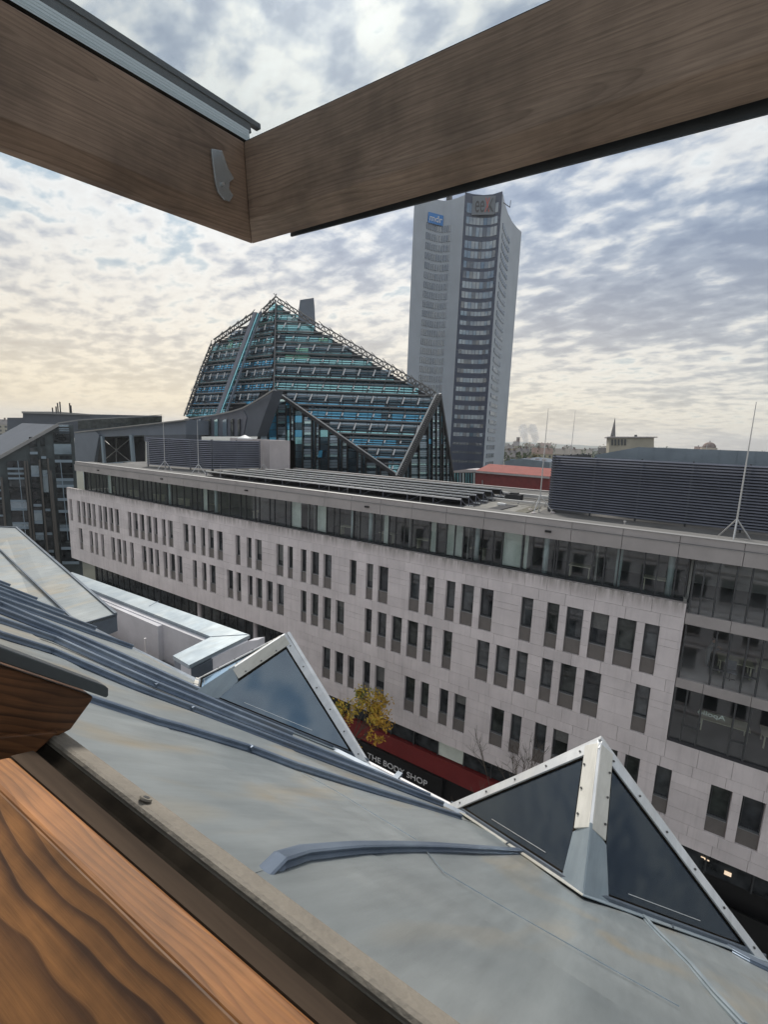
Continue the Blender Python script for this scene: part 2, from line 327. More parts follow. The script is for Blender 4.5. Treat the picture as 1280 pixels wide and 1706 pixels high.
ma['dglass2'] = glass_mat('dormer_glass_sky_tint', tint=(0.014,0.022,0.036), see=0.2, boost=0.17, rough=.05, ior=1.6, refl=(.66,.82,1))  # copy of the dormer glass with a bluish sky reflection put into its colour

def wood(name, light, dark, scale, distort, stretch, rough=0.55, sheen=0.0, rot=(0,0,0), loc=(0,0,0), fine=60, contrast=(0.3,0.75)):
    m = bpy.data.materials.new(name); m.use_nodes = True; t = m.node_tree; p = t.nodes['Principled BSDF']
    c = N(t, 'ShaderNodeTexCoord'); mp_ = N(t, 'ShaderNodeMapping'); mp_.inputs['Scale'].default_value = stretch; mp_.inputs['Rotation'].default_value = rot; mp_.inputs['Location'].default_value = loc
    t.links.new(c.outputs['Object'], mp_.inputs[0])
    nz = N(t, 'ShaderNodeTexNoise', _Scale=0.8, _Detail=1.5, _Roughness=0.35); t.links.new(mp_.outputs[0], nz.inputs['Vector'])
    # growth rings are level sets of a slowly varying field: cathedral grain
    lev = M(t, 'FRACT', M(t, 'MULTIPLY', nz.outputs[0], scale))
    lev2 = M(t, 'FRACT', M(t, 'MULTIPLY', nz.outputs[0], scale*5.0))
    n2_ = N(t, 'ShaderNodeTexNoise', _Scale=float(fine), _Detail=5.0, _Roughness=.7); mp2 = N(t, 'ShaderNodeMapping'); mp2.inputs['Scale'].default_value = (0.05, 1, 1) if stretch[0] < stretch[1] else (1, .05, 1)
    t.links.new(c.outputs['Object'], mp2.inputs[0]); t.links.new(mp2.outputs[0], n2_.inputs['Vector'])
    r = ramp(t, [(0.0, light), (0.35, light), (0.62, tuple((light[i]*.7+dark[i]*.3) for i in range(3))), (0.90, dark), (0.97, dark), (1.0, light)]); t.links.new(lev, r.inputs[0])
    r2_ = ramp(t, [(0.0, 1.05), (0.7, .92), (0.93, .78), (1.0, 1.05)]); t.links.new(lev2, r2_.inputs[0])
    nl = N(t, 'ShaderNodeTexNoise', _Scale=6.0, _Detail=3.0); t.links.new(c.outputs['Object'], nl.inputs['Vector']); rl = ramp(t, [(0.35, .86), (0.7, 1.1)]); t.links.new(nl.outputs[0], rl.inputs[0])
    rf = ramp(t, [(contrast[0], 0.70), (contrast[1], 1.15)]); t.links.new(n2_.outputs[0], rf.inputs[0])
    r = type('o', (), {'outputs': [MIX(t, 1.0, MIX(t, 1.0, r.outputs[0], r2_.outputs[0], 'MULTIPLY'), rl.outputs[0], 'MULTIPLY')]})
    cur = MIX(t, 1.0, r.outputs[0], rf.outputs[0], 'MULTIPLY'); t.links.new(cur, p.inputs['Base Color'])
    p.inputs['Roughness'].default_value = rough
    b = N(t, 'ShaderNodeBump', _Strength=0.25, _Distance=0.0008); t.links.new(M(t, 'ADD', n2_.outputs[0], M(t, 'MULTIPLY', lev, .5)), b.inputs['Height']); t.links.new(b.outputs[0], p.inputs['Normal'])
    return m
ma['sashwood'] = wood('sash_pine_side', (0.26,0.165,0.115), (0.15,0.09,0.062), 12, 1, (6,0.35,9), fine=170)
ma['railwood'] = wood('sash_pine_rail', (0.26,0.18,0.135), (0.16,0.105,0.078), 12, 1, (0.35,6,9), fine=170)
ma['framewood'] = wood('frame_pine', (0.33,0.135,0.048), (0.05,0.022,0.010), 8, 1, (0.55,8,8), rough=.4, rot=(0,0,R_(-6)), loc=(.3,.1,.7), fine=220)
ma['jambwood'] = wood('jamb_pine', (0.24,0.105,0.045), (0.05,0.022,0.012), 7, 1, (6,.8,12), rough=.45)
def plank(name, axis, across, light, dark, t0, depth, ring, tilt, soft_=.8, blot=.62):
    axis = np.array(axis); across = np.array(across); nrm_ = np.cross(axis, across)
    m = bpy.data.materials.new(name); m.use_nodes = True; t = m.node_tree; p = t.nodes['Principled BSDF']
    c = N(t, 'ShaderNodeTexCoord')
    def dot(v):
        d = N(t, 'ShaderNodeVectorMath', operation='DOT_PRODUCT'); t.links.new(c.outputs['Object'], d.inputs[0]); d.inputs[1].default_value = [float(q) for q in v]; return d.outputs['Value']
    s_, q_, n_ = dot(axis), dot(across), dot(nrm_)
    cb = N(t, 'ShaderNodeCombineXYZ'); t.links.new(M(t, 'MULTIPLY', s_, .35), cb.inputs[0]); t.links.new(q_, cb.inputs[1]); t.links.new(n_, cb.inputs[2])
    nz = N(t, 'ShaderNodeTexNoise', _Scale=9.0, _Detail=2.0, _Roughness=.45); t.links.new(cb.outputs[0], nz.inputs['Vector'])
    wob = M(t, 'MULTIPLY', M(t, 'SUBTRACT', nz.outputs[0], .5), ring*8.0)
    a = M(t, 'SUBTRACT', q_, t0); b = M(t, 'ADD', M(t, 'MULTIPLY', s_, tilt), depth)
    r = M(t, 'ADD', M(t, 'SQRT', M(t, 'ADD', M(t, 'MULTIPLY', a, a), M(t, 'MULTIPLY', b, b))), wob)
    lev = M(t, 'FRACT', M(t, 'DIVIDE', r, ring))
    wn_ = N(t, 'ShaderNodeTexWhiteNoise', noise_dimensions='1D'); t.links.new(M(t, 'FLOOR', M(t, 'DIVIDE', r, ring)), wn_.inputs['W'])
    nlow = N(t, 'ShaderNodeTexNoise', _Scale=3.5, _Detail=2.0); t.links.new(cb.outputs[0], nlow.inputs['Vector'])
    vary = M(t, 'ADD', M(t, 'MULTIPLY', wn_.outputs['Value'], .55), M(t, 'MULTIPLY', nlow.outputs[0], .7))
    rmp = ramp(t, [(0.0, tuple(v*.8 for v in light)), (0.10, light), (0.5, tuple(light[i]*.75+dark[i]*.25 for i in range(3))), (0.84, dark), (0.94, tuple(v*.8 for v in dark)), (1.0, tuple(v*.8 for v in light))]); t.links.new(lev, rmp.inputs[0])
    cf = N(t, 'ShaderNodeCombineXYZ'); t.links.new(M(t, 'MULTIPLY', s_, 9), cf.inputs[0]); t.links.new(M(t, 'MULTIPLY', q_, 260), cf.inputs[1]); t.links.new(M(t, 'MULTIPLY', n_, 260), cf.inputs[2])
    nf = N(t, 'ShaderNodeTexNoise', _Scale=1.0, _Detail=5.0, _Roughness=.7); t.links.new(cf.outputs[0], nf.inputs['Vector']); rf = ramp(t, [(0.3, .72), (0.72, 1.18)]); t.links.new(nf.outputs[0], rf.inputs[0])
    nb = N(t, 'ShaderNodeTexNoise', _Scale=7.0, _Detail=4.0, _Roughness=.6); t.links.new(c.outputs['Object'], nb.inputs['Vector']); rb_ = ramp(t, [(0.32, blot), (0.68, 1.18)]); t.links.new(nb.outputs[0], rb_.inputs[0])
    soft = MIX(t, M(t, 'MULTIPLY', vary, soft_, clamp=True), rmp.outputs[0], tuple(light[i]*.72+dark[i]*.28 for i in range(3)))
    cur = MIX(t, 1.0, MIX(t, 1.0, soft, rf.outputs[0], 'MULTIPLY'), rb_.outputs[0], 'MULTIPLY'); t.links.new(cur, p.inputs['Base Color'])
    p.inputs['Roughness'].default_value = .5; p.inputs['Specular IOR Level'].default_value = .3
    bp = N(t, 'ShaderNodeBump', _Strength=.35, _Distance=.0006); t.links.new(M(t, 'ADD', nf.outputs[0], M(t, 'MULTIPLY', lev, .7)), bp.inputs['Height']); t.links.new(bp.outputs[0], p.inputs['Normal'])
    return m
ma['cover'] = mat('dusty_cover', (0.25,0.22,0.18), 0.75, nscale=9, namt=.25, bump=.3, bscale=90, col2=(0.17,0.15,0.125))
ma['gasket'] = mat('rubber_gasket', (0.020,0.016,0.012), 0.95, spec=.05, nscale=9, namt=.75)
ma['oldwood'] = mat('weathered_strip', (0.060,0.042,0.030), 0.9, spec=.1, nscale=4, namt=.35, stretch=(1,8,8))
ma['capmetal'] = mat('grey_capping', (0.09,0.10,0.11), 0.4, 0.6, nscale=25, namt=.1)
ma['lining'] = mat('lining_board', (0.42,0.42,0.45), 0.7, nscale=30, namt=.1)
ma['spacer'] = mat('glass_spacer', (0.62,0.66,0.68), 0.4, 0.4); ma['plastic'] = glass_mat('clear_plastic', tint=(0.45,0.45,0.46), see=0.55, boost=.15, rough=.25)
ma['pane'] = glass_mat('sash_glass', tint=(0.6,0.62,0.64), see=0.93, boost=-0.01)
ma['bark'] = mat('bark', (0.10,0.08,0.06), 0.9)
ma['leaf'] = []
for nme, cc in (('yellow', (0.58,0.42,0.05)), ('orange', (0.52,0.30,0.03)), ('green', (0.17,0.21,0.05))):
    ma['leaf'].append(mat('leaf_'+nme, cc, 0.7, nscale=3, namt=.3))

# ============================================================ GROUND AND SETTING
GZ = -28.6
g = MB(); n_ = 24
for i in range(n_):
    a0 = 2*math.pi*i/n_; a1 = 2*math.pi*(i+1)/n_
    for r0, r1 in ((0, 60), (60, 300), (300, 1500), (1500, 4900)):
        pts = [(r0*math.cos(a0), r0*math.sin(a0), GZ), (r1*math.cos(a0), r1*math.sin(a0), GZ), (r1*math.cos(a1), r1*math.sin(a1), GZ), (r0*math.cos(a1), r0*math.sin(a1), GZ)]
        g.poly(pts if r0 else pts[1:2]+pts[2:3]+pts[:1])
tag(g.build('ground', ma['ground']), kind='structure')
tag(MB().box(-140, 60, 3.0, 27.9, GZ-.3, GZ+.004).build('street_paving', ma['paving']), kind='structure')
pv = MB()
for X in range(-60, 20, 3): pv.box(X, X+2.96, 10.5, 11.5, GZ+.004, GZ+.02)
tag(pv.build('drainage_channel', ma['asphalt']), kind='structure')

# ============================================================ OFFICE BUILDING ACROSS THE STREET
YF, YG = 27.0, 27.75            # stone face, set-back glass
XL, XR, XM = -65.5, 1.18, -26.05   # left end, right end of the upper stone field, step in its lower edge
ZA = (-7.49*K, -9.76*K); ZB = (-10.33*K, -12.59*K); ZC = (-13.79*K, -16.02*K)
ZBL, ZBR = -13.86*K, -17.07*K
bld = thing('office_building', (-20, YF, GZ), 'pale limestone office building with rows of narrow windows and a glazed top floor', 'building')
def px2x(pairs, ox, sc, Z): return [(x_at(ox+a/sc, YF, Z), x_at(ox+b/sc, YF, Z)) for a, b in pairs]
s1, s2 = 4.923, 3.5556
WA = px2x([(75,95),(134,160),(175,203),(217,247),(260,285),(312,338),(350,382),(398,430),(446,478),(553,580),(597,634),(651,687),(708,745),(763,795),(832,862),(882,922),(1010,1050),(1075,1108),(1153,1187)], 100, s1, ZA[0])
WA += px2x([(31,77),(104,150),(256,295),(348,388),(419,472),(592,650),(685,728),(793,840),(877,943),(980,1047)], 340, s1, ZA[0])
WA += px2x([(113,168),(248,305),(348,430),(605,690),(740,810)], 560, s1, ZA[0])
WA += px2x([(20,95),(145,248),(302,408),(640,735),(850,950),(1012,1147)], 740, s1, ZA[0])
WA += px2x([(235,340),(390,503),(553,640)], 920, s2, ZA[0])
WB = px2x([(152,180),(238,265),(282,305),(332,356),(416,446),(465,497),(513,540),(572,600),(668,705),(724,760),(778,808),(846,877),(897,940),(960,1000),(1087,1120),(1163,1198)], 100, s1, ZB[0])
WB += px2x([(43,92),(188,236),(264,302),(357,396),(425,476),(509,563),(596,654),(793,840),(877,938),(976,1042),(1081,1150)], 340, s1, ZB[0])
WB += px2x([(631,688),(733,808),(852,935),(980,1068),(1113,1183)], 480, s1, ZB[0])
WB += px2x([(880,955)], 560, s1, ZB[0]) + px2x([(272,375),(430,543),(597,690),(805,898),(962,1090)], 740, s1, ZB[0])
WB += px2x([(195,293),(500,585)], 920, s2, ZB[0])
WC = px2x([(281,347),(385,453),(490,545),(616,674),(715,793),(958,1043),(1090,1157)], 480, s1, ZC[0])
WC += px2x([(330,382),(417,487),(636,713),(755,817),(897,965),(1005,1095)], 640, s2, ZC[0])
WC += px2x([(298,390),(437,523),(623,713),(945,1072),(1133,1270)], 920, s2, ZC[0])
xlast = WC[-1][1]
WC += [(xlast+.9, xlast+2.1), (xlast+4.4, xlast+5.4), (xlast+6.2, xlast+7.4)]
XEND = xlast+9.5
# stone panels -------------------------------------------------
panels = []       # (x0,x1,z0,z1,matkey)
def courses(x0, x1, z0, z1, pitch, off, key='stone'):
    xs = [x0]; x = x0+off
    while x < x1-0.35:
        if x > x0+0.35: xs.append(x)
        x += pitch*random.uniform(.96, 1.04)
    xs.append(x1)
    for a, b in zip(xs, xs[1:]): panels.append((a, b, z0, z1, key))
def zone(wins, x0, x1, zt, zb):
    fr = [0, .225, .37, .745, 1.0]; edges = [x0]+[v for w in wins for v in w]+[x1]
    for i in range(0, len(edges), 2):
        a, b = edges[i], edges[i+1]
        if b-a < .06: continue
        for j in range(4):
            z1_ = zt+(zb-zt)*fr[j]; z0_ = zt+(zb-zt)*fr[j+1]; w = b-a
            if w > 2.1:
                c = [.62, .34, .52, .36][j]*w+a
                if w > 3.6: panels.append((a, a+w*.3, z0_, z1_, 'stone')); panels.append((a+w*.3, a+w*(.6+.05*(j % 2)), z0_, z1_, 'stone')); panels.append((a+w*(.6+.05*(j % 2)), b, z0_, z1_, 'stone'))
                else: panels.append((a, c, z0_, z1_, 'stone')); panels.append((c, b, z0_, z1_, 'stone'))
            else: panels.append((a, b, z0_, z1_, 'stone'))
zc1 = -6.93*K
courses(XL, XR, zc1, Z_TOP, 1.32, .9, 'coping'); courses(XL, XR, ZA[0], zc1, 1.55, .5)
zone(WA, XL, XR, *ZA); courses(XL, XR, ZB[0], ZA[1], 1.6, 1.1)
zone(WB, XL, XR, *ZB)
zm = -13.3*K
courses(XL, XM, ZBL, ZB[1], 1.75, .6); courses(XM, XR, zm, ZB[1], 1.45, 0.0); courses(XR, XEND, zm, ZB[1]+.15, 1.45, 0.0)
courses(XM, XEND, ZC[0], zm, 1.45, .8); zone(WC, XM, XEND, *ZC)
zm2 = -16.55*K
courses(XM, XEND, zm2, ZC[1], 1.35, .3); courses(XM, XEND, ZBR, zm2, 1.45, .9)
def psize(p):
    a = pj((p[0], YF, p[3])); b = pj((p[1], YF, p[2])); cx_, cy_ = (a[0]+b[0])/2, (a[1]+b[1])/2
    if not (0 < cx_ < 1280 and 0 < cy_ < 1706): return 0
    return abs(a[0]-b[0])*abs(a[1]-b[1])
wall = MB()
order = sorted(panels, key=psize, reverse=True)
gq = .007; rest = MB(); restc = MB()
wallobj = MB().box(XL+.02, XR-.02, YF+.34, YF+.42, ZB[1]-.3, Z_TOP-.12).box(XL+.02, XM-.02, YF+.34, YF+.42, ZBL+.02, ZB[1]-.3).box(XM+.02, XEND, YF+.34, YF+.42, ZBR+.02, ZB[1]-.3).build('wall', ma['joint'], bld)
for i, (x0, x1, z0, z1, key) in enumerate(order):
    pr = random.uniform(-.004, .004)
    if i < 298: MB().box(x0+gq, x1-gq, YF+pr, YF+.33, z0+gq, z1-gq).build('stone_panel', ma[key], bld)
    else: (restc if key == 'coping' else rest).box(x0+gq, x1-gq, YF+pr, YF+.33, z0+gq, z1-gq)
tag(rest.build('stone_cladding', ma['stone'], bld), kind='stuff'); tag(restc.build('stained_coping', ma['coping'], bld), kind='stuff')
# windows ------------------------------------------------------
wr = random.Random(21); ma['greyblind'] = mat('grey_blind', (.16, .165, .16), .7, nscale=6, namt=.2)
def window(x0, x1, zt, zb):
    zs = zt+(zb-zt)*.67; f = .05; y0 = YF+.24
    fm = MB(); fm.box(x0, x0+f, y0, YF+.34, zs, zt); fm.box(x1-f, x1, y0, YF+.34, zs, zt); fm.box(x0+f, x1-f, y0, YF+.34, zt-f, zt); fm.box(x0+f, x1-f, y0, YF+.34, zs, zs+f)
    fm.box(x0+f*1.9, x0+f*2.5, y0+.03, YF+.34, zs+f, zt-f)
    w = fm.build('window', ma['frame'], bld)
    MB().box(x0+f, x1-f, YF+.30, YF+.32, zs+f, zt-f).build('pane', random.choice(ma['winglass']), w)
    if wr.random() < .16:
        d_ = wr.uniform(.25, .8)*(zt-zs); MB().box(x0+f, x1-f, YF+.285, YF+.295, zt-f-d_, zt-f).build('blind', ma['greyblind'], w)
    MB().box(x0+.012, x1-.012, YF+.13, YF+.30, zb+.01, zs-.05).build('spandrel', ma['spandrel'], w)
    MB().box(x0+.012, x1-.012, YF+.10, YF+.26, zs-.05, zs-.005).build('sill', ma['sill'], w)
for ws, z in ((WA, ZA), (WB, ZB), (WC, ZC)):
    for a, b in ws: window(a, b, *z)
# top floor ----------------------------------------------------
ZFT, ZFM, ZFB = -4.30, -4.68, -5.38
ZGB = -7.80
fj = [x_at(v, 26.9, ZFM) for v in (807, 876, 953.3, 1037, 1133, 1241)]; pt = (fj[4]-fj[0])/4
xs = [fj[0]+pt*i for i in range(-16, 5)]; xs = [-62.6]+[x for x in xs if x > -61.5]+[fj[5]]+[fj[5]+pt*i for i in (1, 2, 3)]
for a, b in zip(xs, xs[1:]):
    MB().box(a+.012, b-.012, 26.96, 27.3, ZFM+.03, ZFT).build('fascia_panel', ma['fascia'], bld)
    MB().box(a+.012, b-.012, 26.86, 27.25, ZFB, ZFM-.02).build('fascia_panel', ma['fascia'], bld)
MB().box(-62.6, xs[-1], 27.05, 28.9, ZFB+.04, ZFT-.06).build('roof_edge', ma['joint'], bld)
MB().box(-62.7, xs[-1], 26.93, 27.34, ZFT, ZFT+.035).build('parapet_cap', ma['trimbright'], bld)
MB().box(-62.7, xs[-1], 26.83, 26.96, ZFM-.02, ZFM+.015).build('parapet_cap', ma['trimbright'], bld)
MB().box(XL+.1, XR, YF+.02, YG-.02, ZGB-.12, ZGB-.05).build('terrace_ledge', ma['felt_dark'], bld)
for px, py in ((164, 783), (270, 797), (411, 816.5), (612, 843), (914, 884)):
    X = x_at(px, 26.86, -4.95); MB().box(X-.17, X+.17, 26.74, 26.86, -5.02, -4.9).build('spotlight', ma['black'], bld)
# glazing
mull = [v/s1+340 for v in (30,135,210,300,345,420,455,540,580,670,715,865,925,1010,1070,1115,1235)]
mull += [v/s1+560 for v in (150,200,318,375,440,495,570,630,775,835,915,985,1055,1135,1210)]
mull += [v/s1+740 for v in (325,415,490,655,740,925,945,1030)] + [v/s2+920 for v in (110,255,325,410,560,640,750,820)]
mx = [x_at(v, YG, -5.4) for v in mull]
x = mx[0]-.9; left = []
while x > -62: left.append(x); x -= random.choice((.8, .8, 1.3))
mx = sorted(left+mx)
for a, b in zip(mx, mx[1:]):
    MB().box(a+.02, b-.02, YG, YG+.02, ZGB, ZFB).build('glass_panel', ma['seeglass'], bld)
for X in mx: MB().box(X-.035, X+.035, YG-.06, YG+.08, ZGB, ZFB).build('mullion', ma['frame'], bld)
MB().box(-62.2, XR+.2, YG-.05, YG+.06, ZGB-.05, ZGB+.06).build('bottom_rail', ma['frame'], bld)
# interior of the top floor
MB().box(-62.35, -62.25, YG, 34, ZGB, ZFB+.05).build('end_wall', ma['frame'], bld)
MB().box(-62.3, XR, 33.9, 34.1, ZGB-.3, ZFB+.05).build('rear_wall', ma['joint'], bld)
MB().box(-62.3, XR+.2, 27.7, 34, ZGB-.35, ZGB-.06).build('floor_slab', ma['intfloor'], bld)
MB().box(-62.3, 14, 32.2, 32.3, ZGB-.06, ZFB+.1).build('back_wall', ma['interior'], bld)
for px in (141, 139+43, 283, 360, 342+160/s1*0+247, 619, 797.5, 913, 1035, 1122):
    X = x_at(px, YG+.5, -5.6); MB().tube([(X, YG+.5, ZGB), (X, YG+.5, ZFB+.05)], .16, 14).build('column', ma['column'], bld, smooth=True)
for (o, sc, a, b) in ((340, s1, 722, 858), (340, s1, 925, 1008), (560, s1, 400, 442), (560, s1, 790, 833), (560, s1, 918, 980), (560, s1, 990, 1050), (740, s1, 500, 655), (100, s1, 402, 425), (100, s1, 1178, 1215), (340, s1, 800, 860), (740, s1, 672, 700)):
    MB().box(x_at(o+a/sc, YG+.25, -5.6), x_at(o+b/sc, YG+.25, -5.6), YG+.22, YG+.26, ZGB+.1, ZFB).build('blind', ma['blind'], bld)
pt_ = [x for x in mx][::3]
for X in pt_[2::2]:
    MB().box(X+.1, X+.2, 28.2, 32.2, ZGB, ZFB).build('partition', ma['interior'], bld)
for X in mx[4::5]:
    MB().box(X, X+1.2, 28.4, 29.1, ZGB+.68, ZGB+.72).box(X+.05, X+.1, 28.5, 29, ZGB, ZGB+.68).box(X+1.1, X+1.15, 28.5, 29, ZGB, ZGB+.68).build('desk', ma['table'], bld)
# three-storey glass bay on the right
YB = 27.12
bz = [(ZFB, -6.66*K), (-7.17*K, -9.53*K), (-9.98*K, -12.35*K)]
bx = [[1.3]+[x_at(920+v/s2, YB, -6.3) for v in (900, 985, 1090, 1180, 1290, 1400, 1500)],
      [1.3]+[x_at(920+v/s2, YB, -11.5) for v in (935, 1015, 1115, 1205, 1300, 1400)],
      [1.25]+[x_at(920+v/s2, YB, -14.5) for v in (770, 860, 1050, 1140, 1300)]]
XB = 12.5
for (zt, zb), xs_ in zip(bz, bx):
    xs_ = [v for v in xs_ if v < XB-.6]+[XB]
    while xs_[-1]-xs_[-2] > 1.9: xs_.insert(-1, xs_[-2]+1.1)
    for a, b in zip(xs_, xs_[1:]): MB().box(a+.02, b-.02, YB, YB+.02, zb, zt).build('glass_panel', ma['seeglass'], bld)
    for X in xs_: MB().box(X-.035, X+.035, YB-.07, YB+.08, zb, zt).build('mullion', ma['frame'], bld)
    for k_, (a, b) in enumerate(zip(xs_[1::2], xs_[2::2])): MB().box(a+.04, b-.04, YB-.04, YB+.05, zb+.85, zb+.92).build('transom', ma['frame'], bld)
for zt, zb in ((-6.66*K, -7.17*K), (-9.53*K, -9.98*K)):
    jx = [1.2]+[x_at(920+v/s2, 27, zt) for v in ((1065,) if zt > -10 else (900, 1185))]+[8.6, XB]
    for a, b in zip(jx, jx[1:]): MB().box(a+.01, b-.01, 26.98, 27.1, zb+.03, zt-.02).build('fascia_panel', ma['fascia'], bld)
    MB().box(1.2, XB, 27.1, 36, zb+.05, zt-.03).build('floor_slab', ma['concrete'], bld)
MB().box(1.2, XB, 27.02, 36, -12.62*K, -12.36*K).build('floor_slab', ma['felt_dark'], bld)
MB().box(1.2, XEND, 35.9, 36, -12.6*K, ZFB).build('back_wall', ma['interior'], bld)
MB().box(XR-.15, XR, 27.4, 36, -12.6*K, ZGB+.2).build('side_wall', ma['interior'], bld)
MB().box(XB, XEND, 27.3, 36, -12.6*K, ZFB).build('side_wall', ma['interior'], bld)
def table(x, y, z, w, d, name='meeting_table'):
    t = MB().box(x, x+w, y, y+d, z+.70, z+.74)
    for a in (x+.08, x+w-.14):
        for b in (y+.08, y+d-.14): t.box(a, a+.06, b, b+.06, z, z+.70)
    return t
def office_chair(x, y, z, lab):
    c = thing('office_chair', (x, y, z), lab, 'chair', 'chairs round the tables behind the glass')
    MB().box(x-.24, x+.24, y-.24, y+.24, z+.42, z+.48).build('seat', ma['darkclad'], c)
    MB().box(x-.24, x+.24, y+.22, y+.27, z+.5, z+.95).build('backrest', ma['darkclad'], c)
    MB().tube([(x, y, z+.05), (x, y, z+.42)], .03, 6).bar((x-.25, y, z+.04), (x+.25, y, z+.04), .04).bar((x, y-.25, z+.04), (x, y+.25, z+.04), .04).build('base', ma['black'], c)
z2 = -9.53*K; z3 = -12.36*K
tbs = [('pale meeting table behind the glass on the middle floor, nearest the stone corner', 3.0, 28.9, z2, 1.5, 1.1), ('long pale table behind the middle glazed floor, where the person in dark clothes sits', 4.7, 29.3, z2, 2.4, 1.1),
       ('pale table at the right edge of the middle glazed floor', 7.6, 28.6, z2, 2.2, 1.2), ('pale counter behind the lowest glazed bay, nearest the stone corner', 2.6, 28.8, z3, 2.2, 1.0), ('pale yellow counter behind the lowest glazed bay at the right edge of view', 5.3, 28.9, z3, 3.8, 1.1)]
for lab, x, y, z, w, d in tbs:
    t = table(x, y, z, w, d).build('meeting_table', ma['table']); tag(t, lab, 'table')
for x, y, z, lab in ((3.5, 28.4, z2, 'dark office chair in front of the table nearest the stone corner'), (5.4, 28.8, z2, 'dark office chair in front of the long pale table'), (6.6, 28.8, z2, 'dark office chair at the right end of the long pale table'), (8.3, 28.1, z2, 'dark office chair at the rightmost table')):
    office_chair(x, y, z, lab)

# ---------------- people (skin-modifier body, one continuous mesh)
skin = mat('skin', (0.45,0.28,0.20), 0.6)
def person(x, y, z, face, cloth, label, seated=True, lean=.15):
    """body laid out as a joint tree; face = heading in degrees"""
    t = thing('person', (x, y, z), label, 'person')
    J = {}; E_ = []; Rd = {}
    def j(n, p, r, par=None): J[n] = p; Rd[n] = r; (E_.append((par, n)) if par else None)
    hip = .50 if seated else .93
    j('pelvis', (0, 0, hip), .15); j('waist', (0, lean*.4, hip+.18), .13, 'pelvis'); j('chest', (0, lean, hip+.40), .155, 'waist'); j('neck', (0, lean+.03, hip+.54), .055, 'chest'); j('head', (0, lean+.06, hip+.64), .085, 'neck'); j('crown', (0, lean+.06, hip+.75), .085, 'head')
    for s, n in ((-1, 'l'), (1, 'r')):
        j('sh'+n, (s*.18, lean, hip+.45), .07, 'chest'); j('el'+n, (s*.25, lean+.10, hip+.20), .045, 'sh'+n); j('wr'+n, (s*.14, lean+.33, hip+.26), .032, 'el'+n)
        for k in range(4): j('f%s%d' % (n, k), (s*.14+(k-1.5)*.022, lean+.43-abs(k-1.4)*.01, hip+.25), .010, 'wr'+n)
        j('th'+n, (s*.14-s*.06, lean+.38, hip+.275), .011, 'wr'+n)
        if seated: j('kn'+n, (s*.13, .44, hip), .075, 'pelvis'); j('an'+n, (s*.13, .46, .08), .045, 'kn'+n); j('to'+n, (s*.13, .62, .04), .04, 'an'+n)
        else: j('kn'+n, (s*.10, .03, .48), .07, 'pelvis'); j('an'+n, (s*.10, 0, .08), .045, 'kn'+n); j('to'+n, (s*.10, .16, .04), .04, 'an'+n)
    ks = list(J); c, s_ = math.cos(R_(face)), math.sin(R_(face))
    me = bpy.data.meshes.new('body'); me.from_pydata([(x+J[k][0]*c-J[k][1]*s_, y+J[k][0]*s_+J[k][1]*c, z+J[k][2]) for k in ks], [(ks.index(a), ks.index(b)) for a, b in E_], [])
    o = bpy.data.objects.new('body', me); COL.objects.link(o); sk = o.modifiers.new('skin', 'SKIN'); sk.use_smooth_shade = True
    for i, k in enumerate(ks): me.skin_vertices[0].data[i].radius = (Rd[k], Rd[k])
    me.skin_vertices[0].data[0].use_root = True
    sb = o.modifiers.new('sub', 'SUBSURF'); sb.levels = 1; sb.render_levels = 1
    dg = bpy.context.evaluated_depsgraph_get(); m2 = bpy.data.meshes.new_from_object(o.evaluated_get(dg)); bpy.data.objects.remove(o)
    m2.materials.clear(); m2.materials.append(cloth); m2.materials.append(skin)
    hd = Vector((x-(lean+.06)*s_, y+(lean+.06)*c, z+hip+.66))
    wr = [Vector((x+sg*.14*c-(lean+.38)*s_, y+sg*.14*s_+(lean+.38)*c, z+hip+.26)) for sg in (-1, 1)]
    for p in m2.polygons:
        ct = p.center; p.use_smooth = True
        if (ct-hd).length < .17 or min((ct-w).length for w in wr) < .10: p.material_index = 1
    b = bpy.data.objects.new('body', m2); COL.objects.link(b); b.parent = t; b.matrix_parent_inverse = Matrix.Translation(t.location).inverted()
    hc = hd+Vector((0, 0, .06)); hb = bmesh.new(); bmesh.ops.create_icosphere(hb, subdivisions=2, radius=.115)
    for v in hb.verts:
        v.co.z *= .95
    bmesh.ops.delete(hb, geom=[v for v in hb.verts if v.co.z < -.03 and (v.co.x*-s_+v.co.y*c) > -.02], context='VERTS')
    bmesh.ops.translate(hb, verts=hb.verts, vec=hc); hm = bpy.data.meshes.new('hair'); hb.to_mesh(hm); hb.free(); hm.materials.append(ma['signdark'])
    for p in hm.polygons: p.use_smooth = True
    h = bpy.data.objects.new('hair', hm); COL.objects.link(h); h.parent = t; h.matrix_parent_inverse = Matrix.Translation(t.location).inverted()
shirt_l = mat('pale_shirt', (0.55,0.62,0.64), .8); shirt_d = mat('dark_sweater', (0.035,0.03,0.035), .8); shirt_g = mat('grey_jumper', (0.25,0.27,0.28), .8)
person(5.7, 30.7, z2, 180, shirt_d, 'person in dark clothes sitting behind the long pale table on the middle glazed floor')
person(8.3, 28.05, z2, 0, shirt_l, 'person in a pale shirt at the rightmost table of the middle floor')
person(2.55, 29.4, z2, -80, shirt_g, 'person in a grey jumper standing behind the glass nearest the stone corner', seated=False)

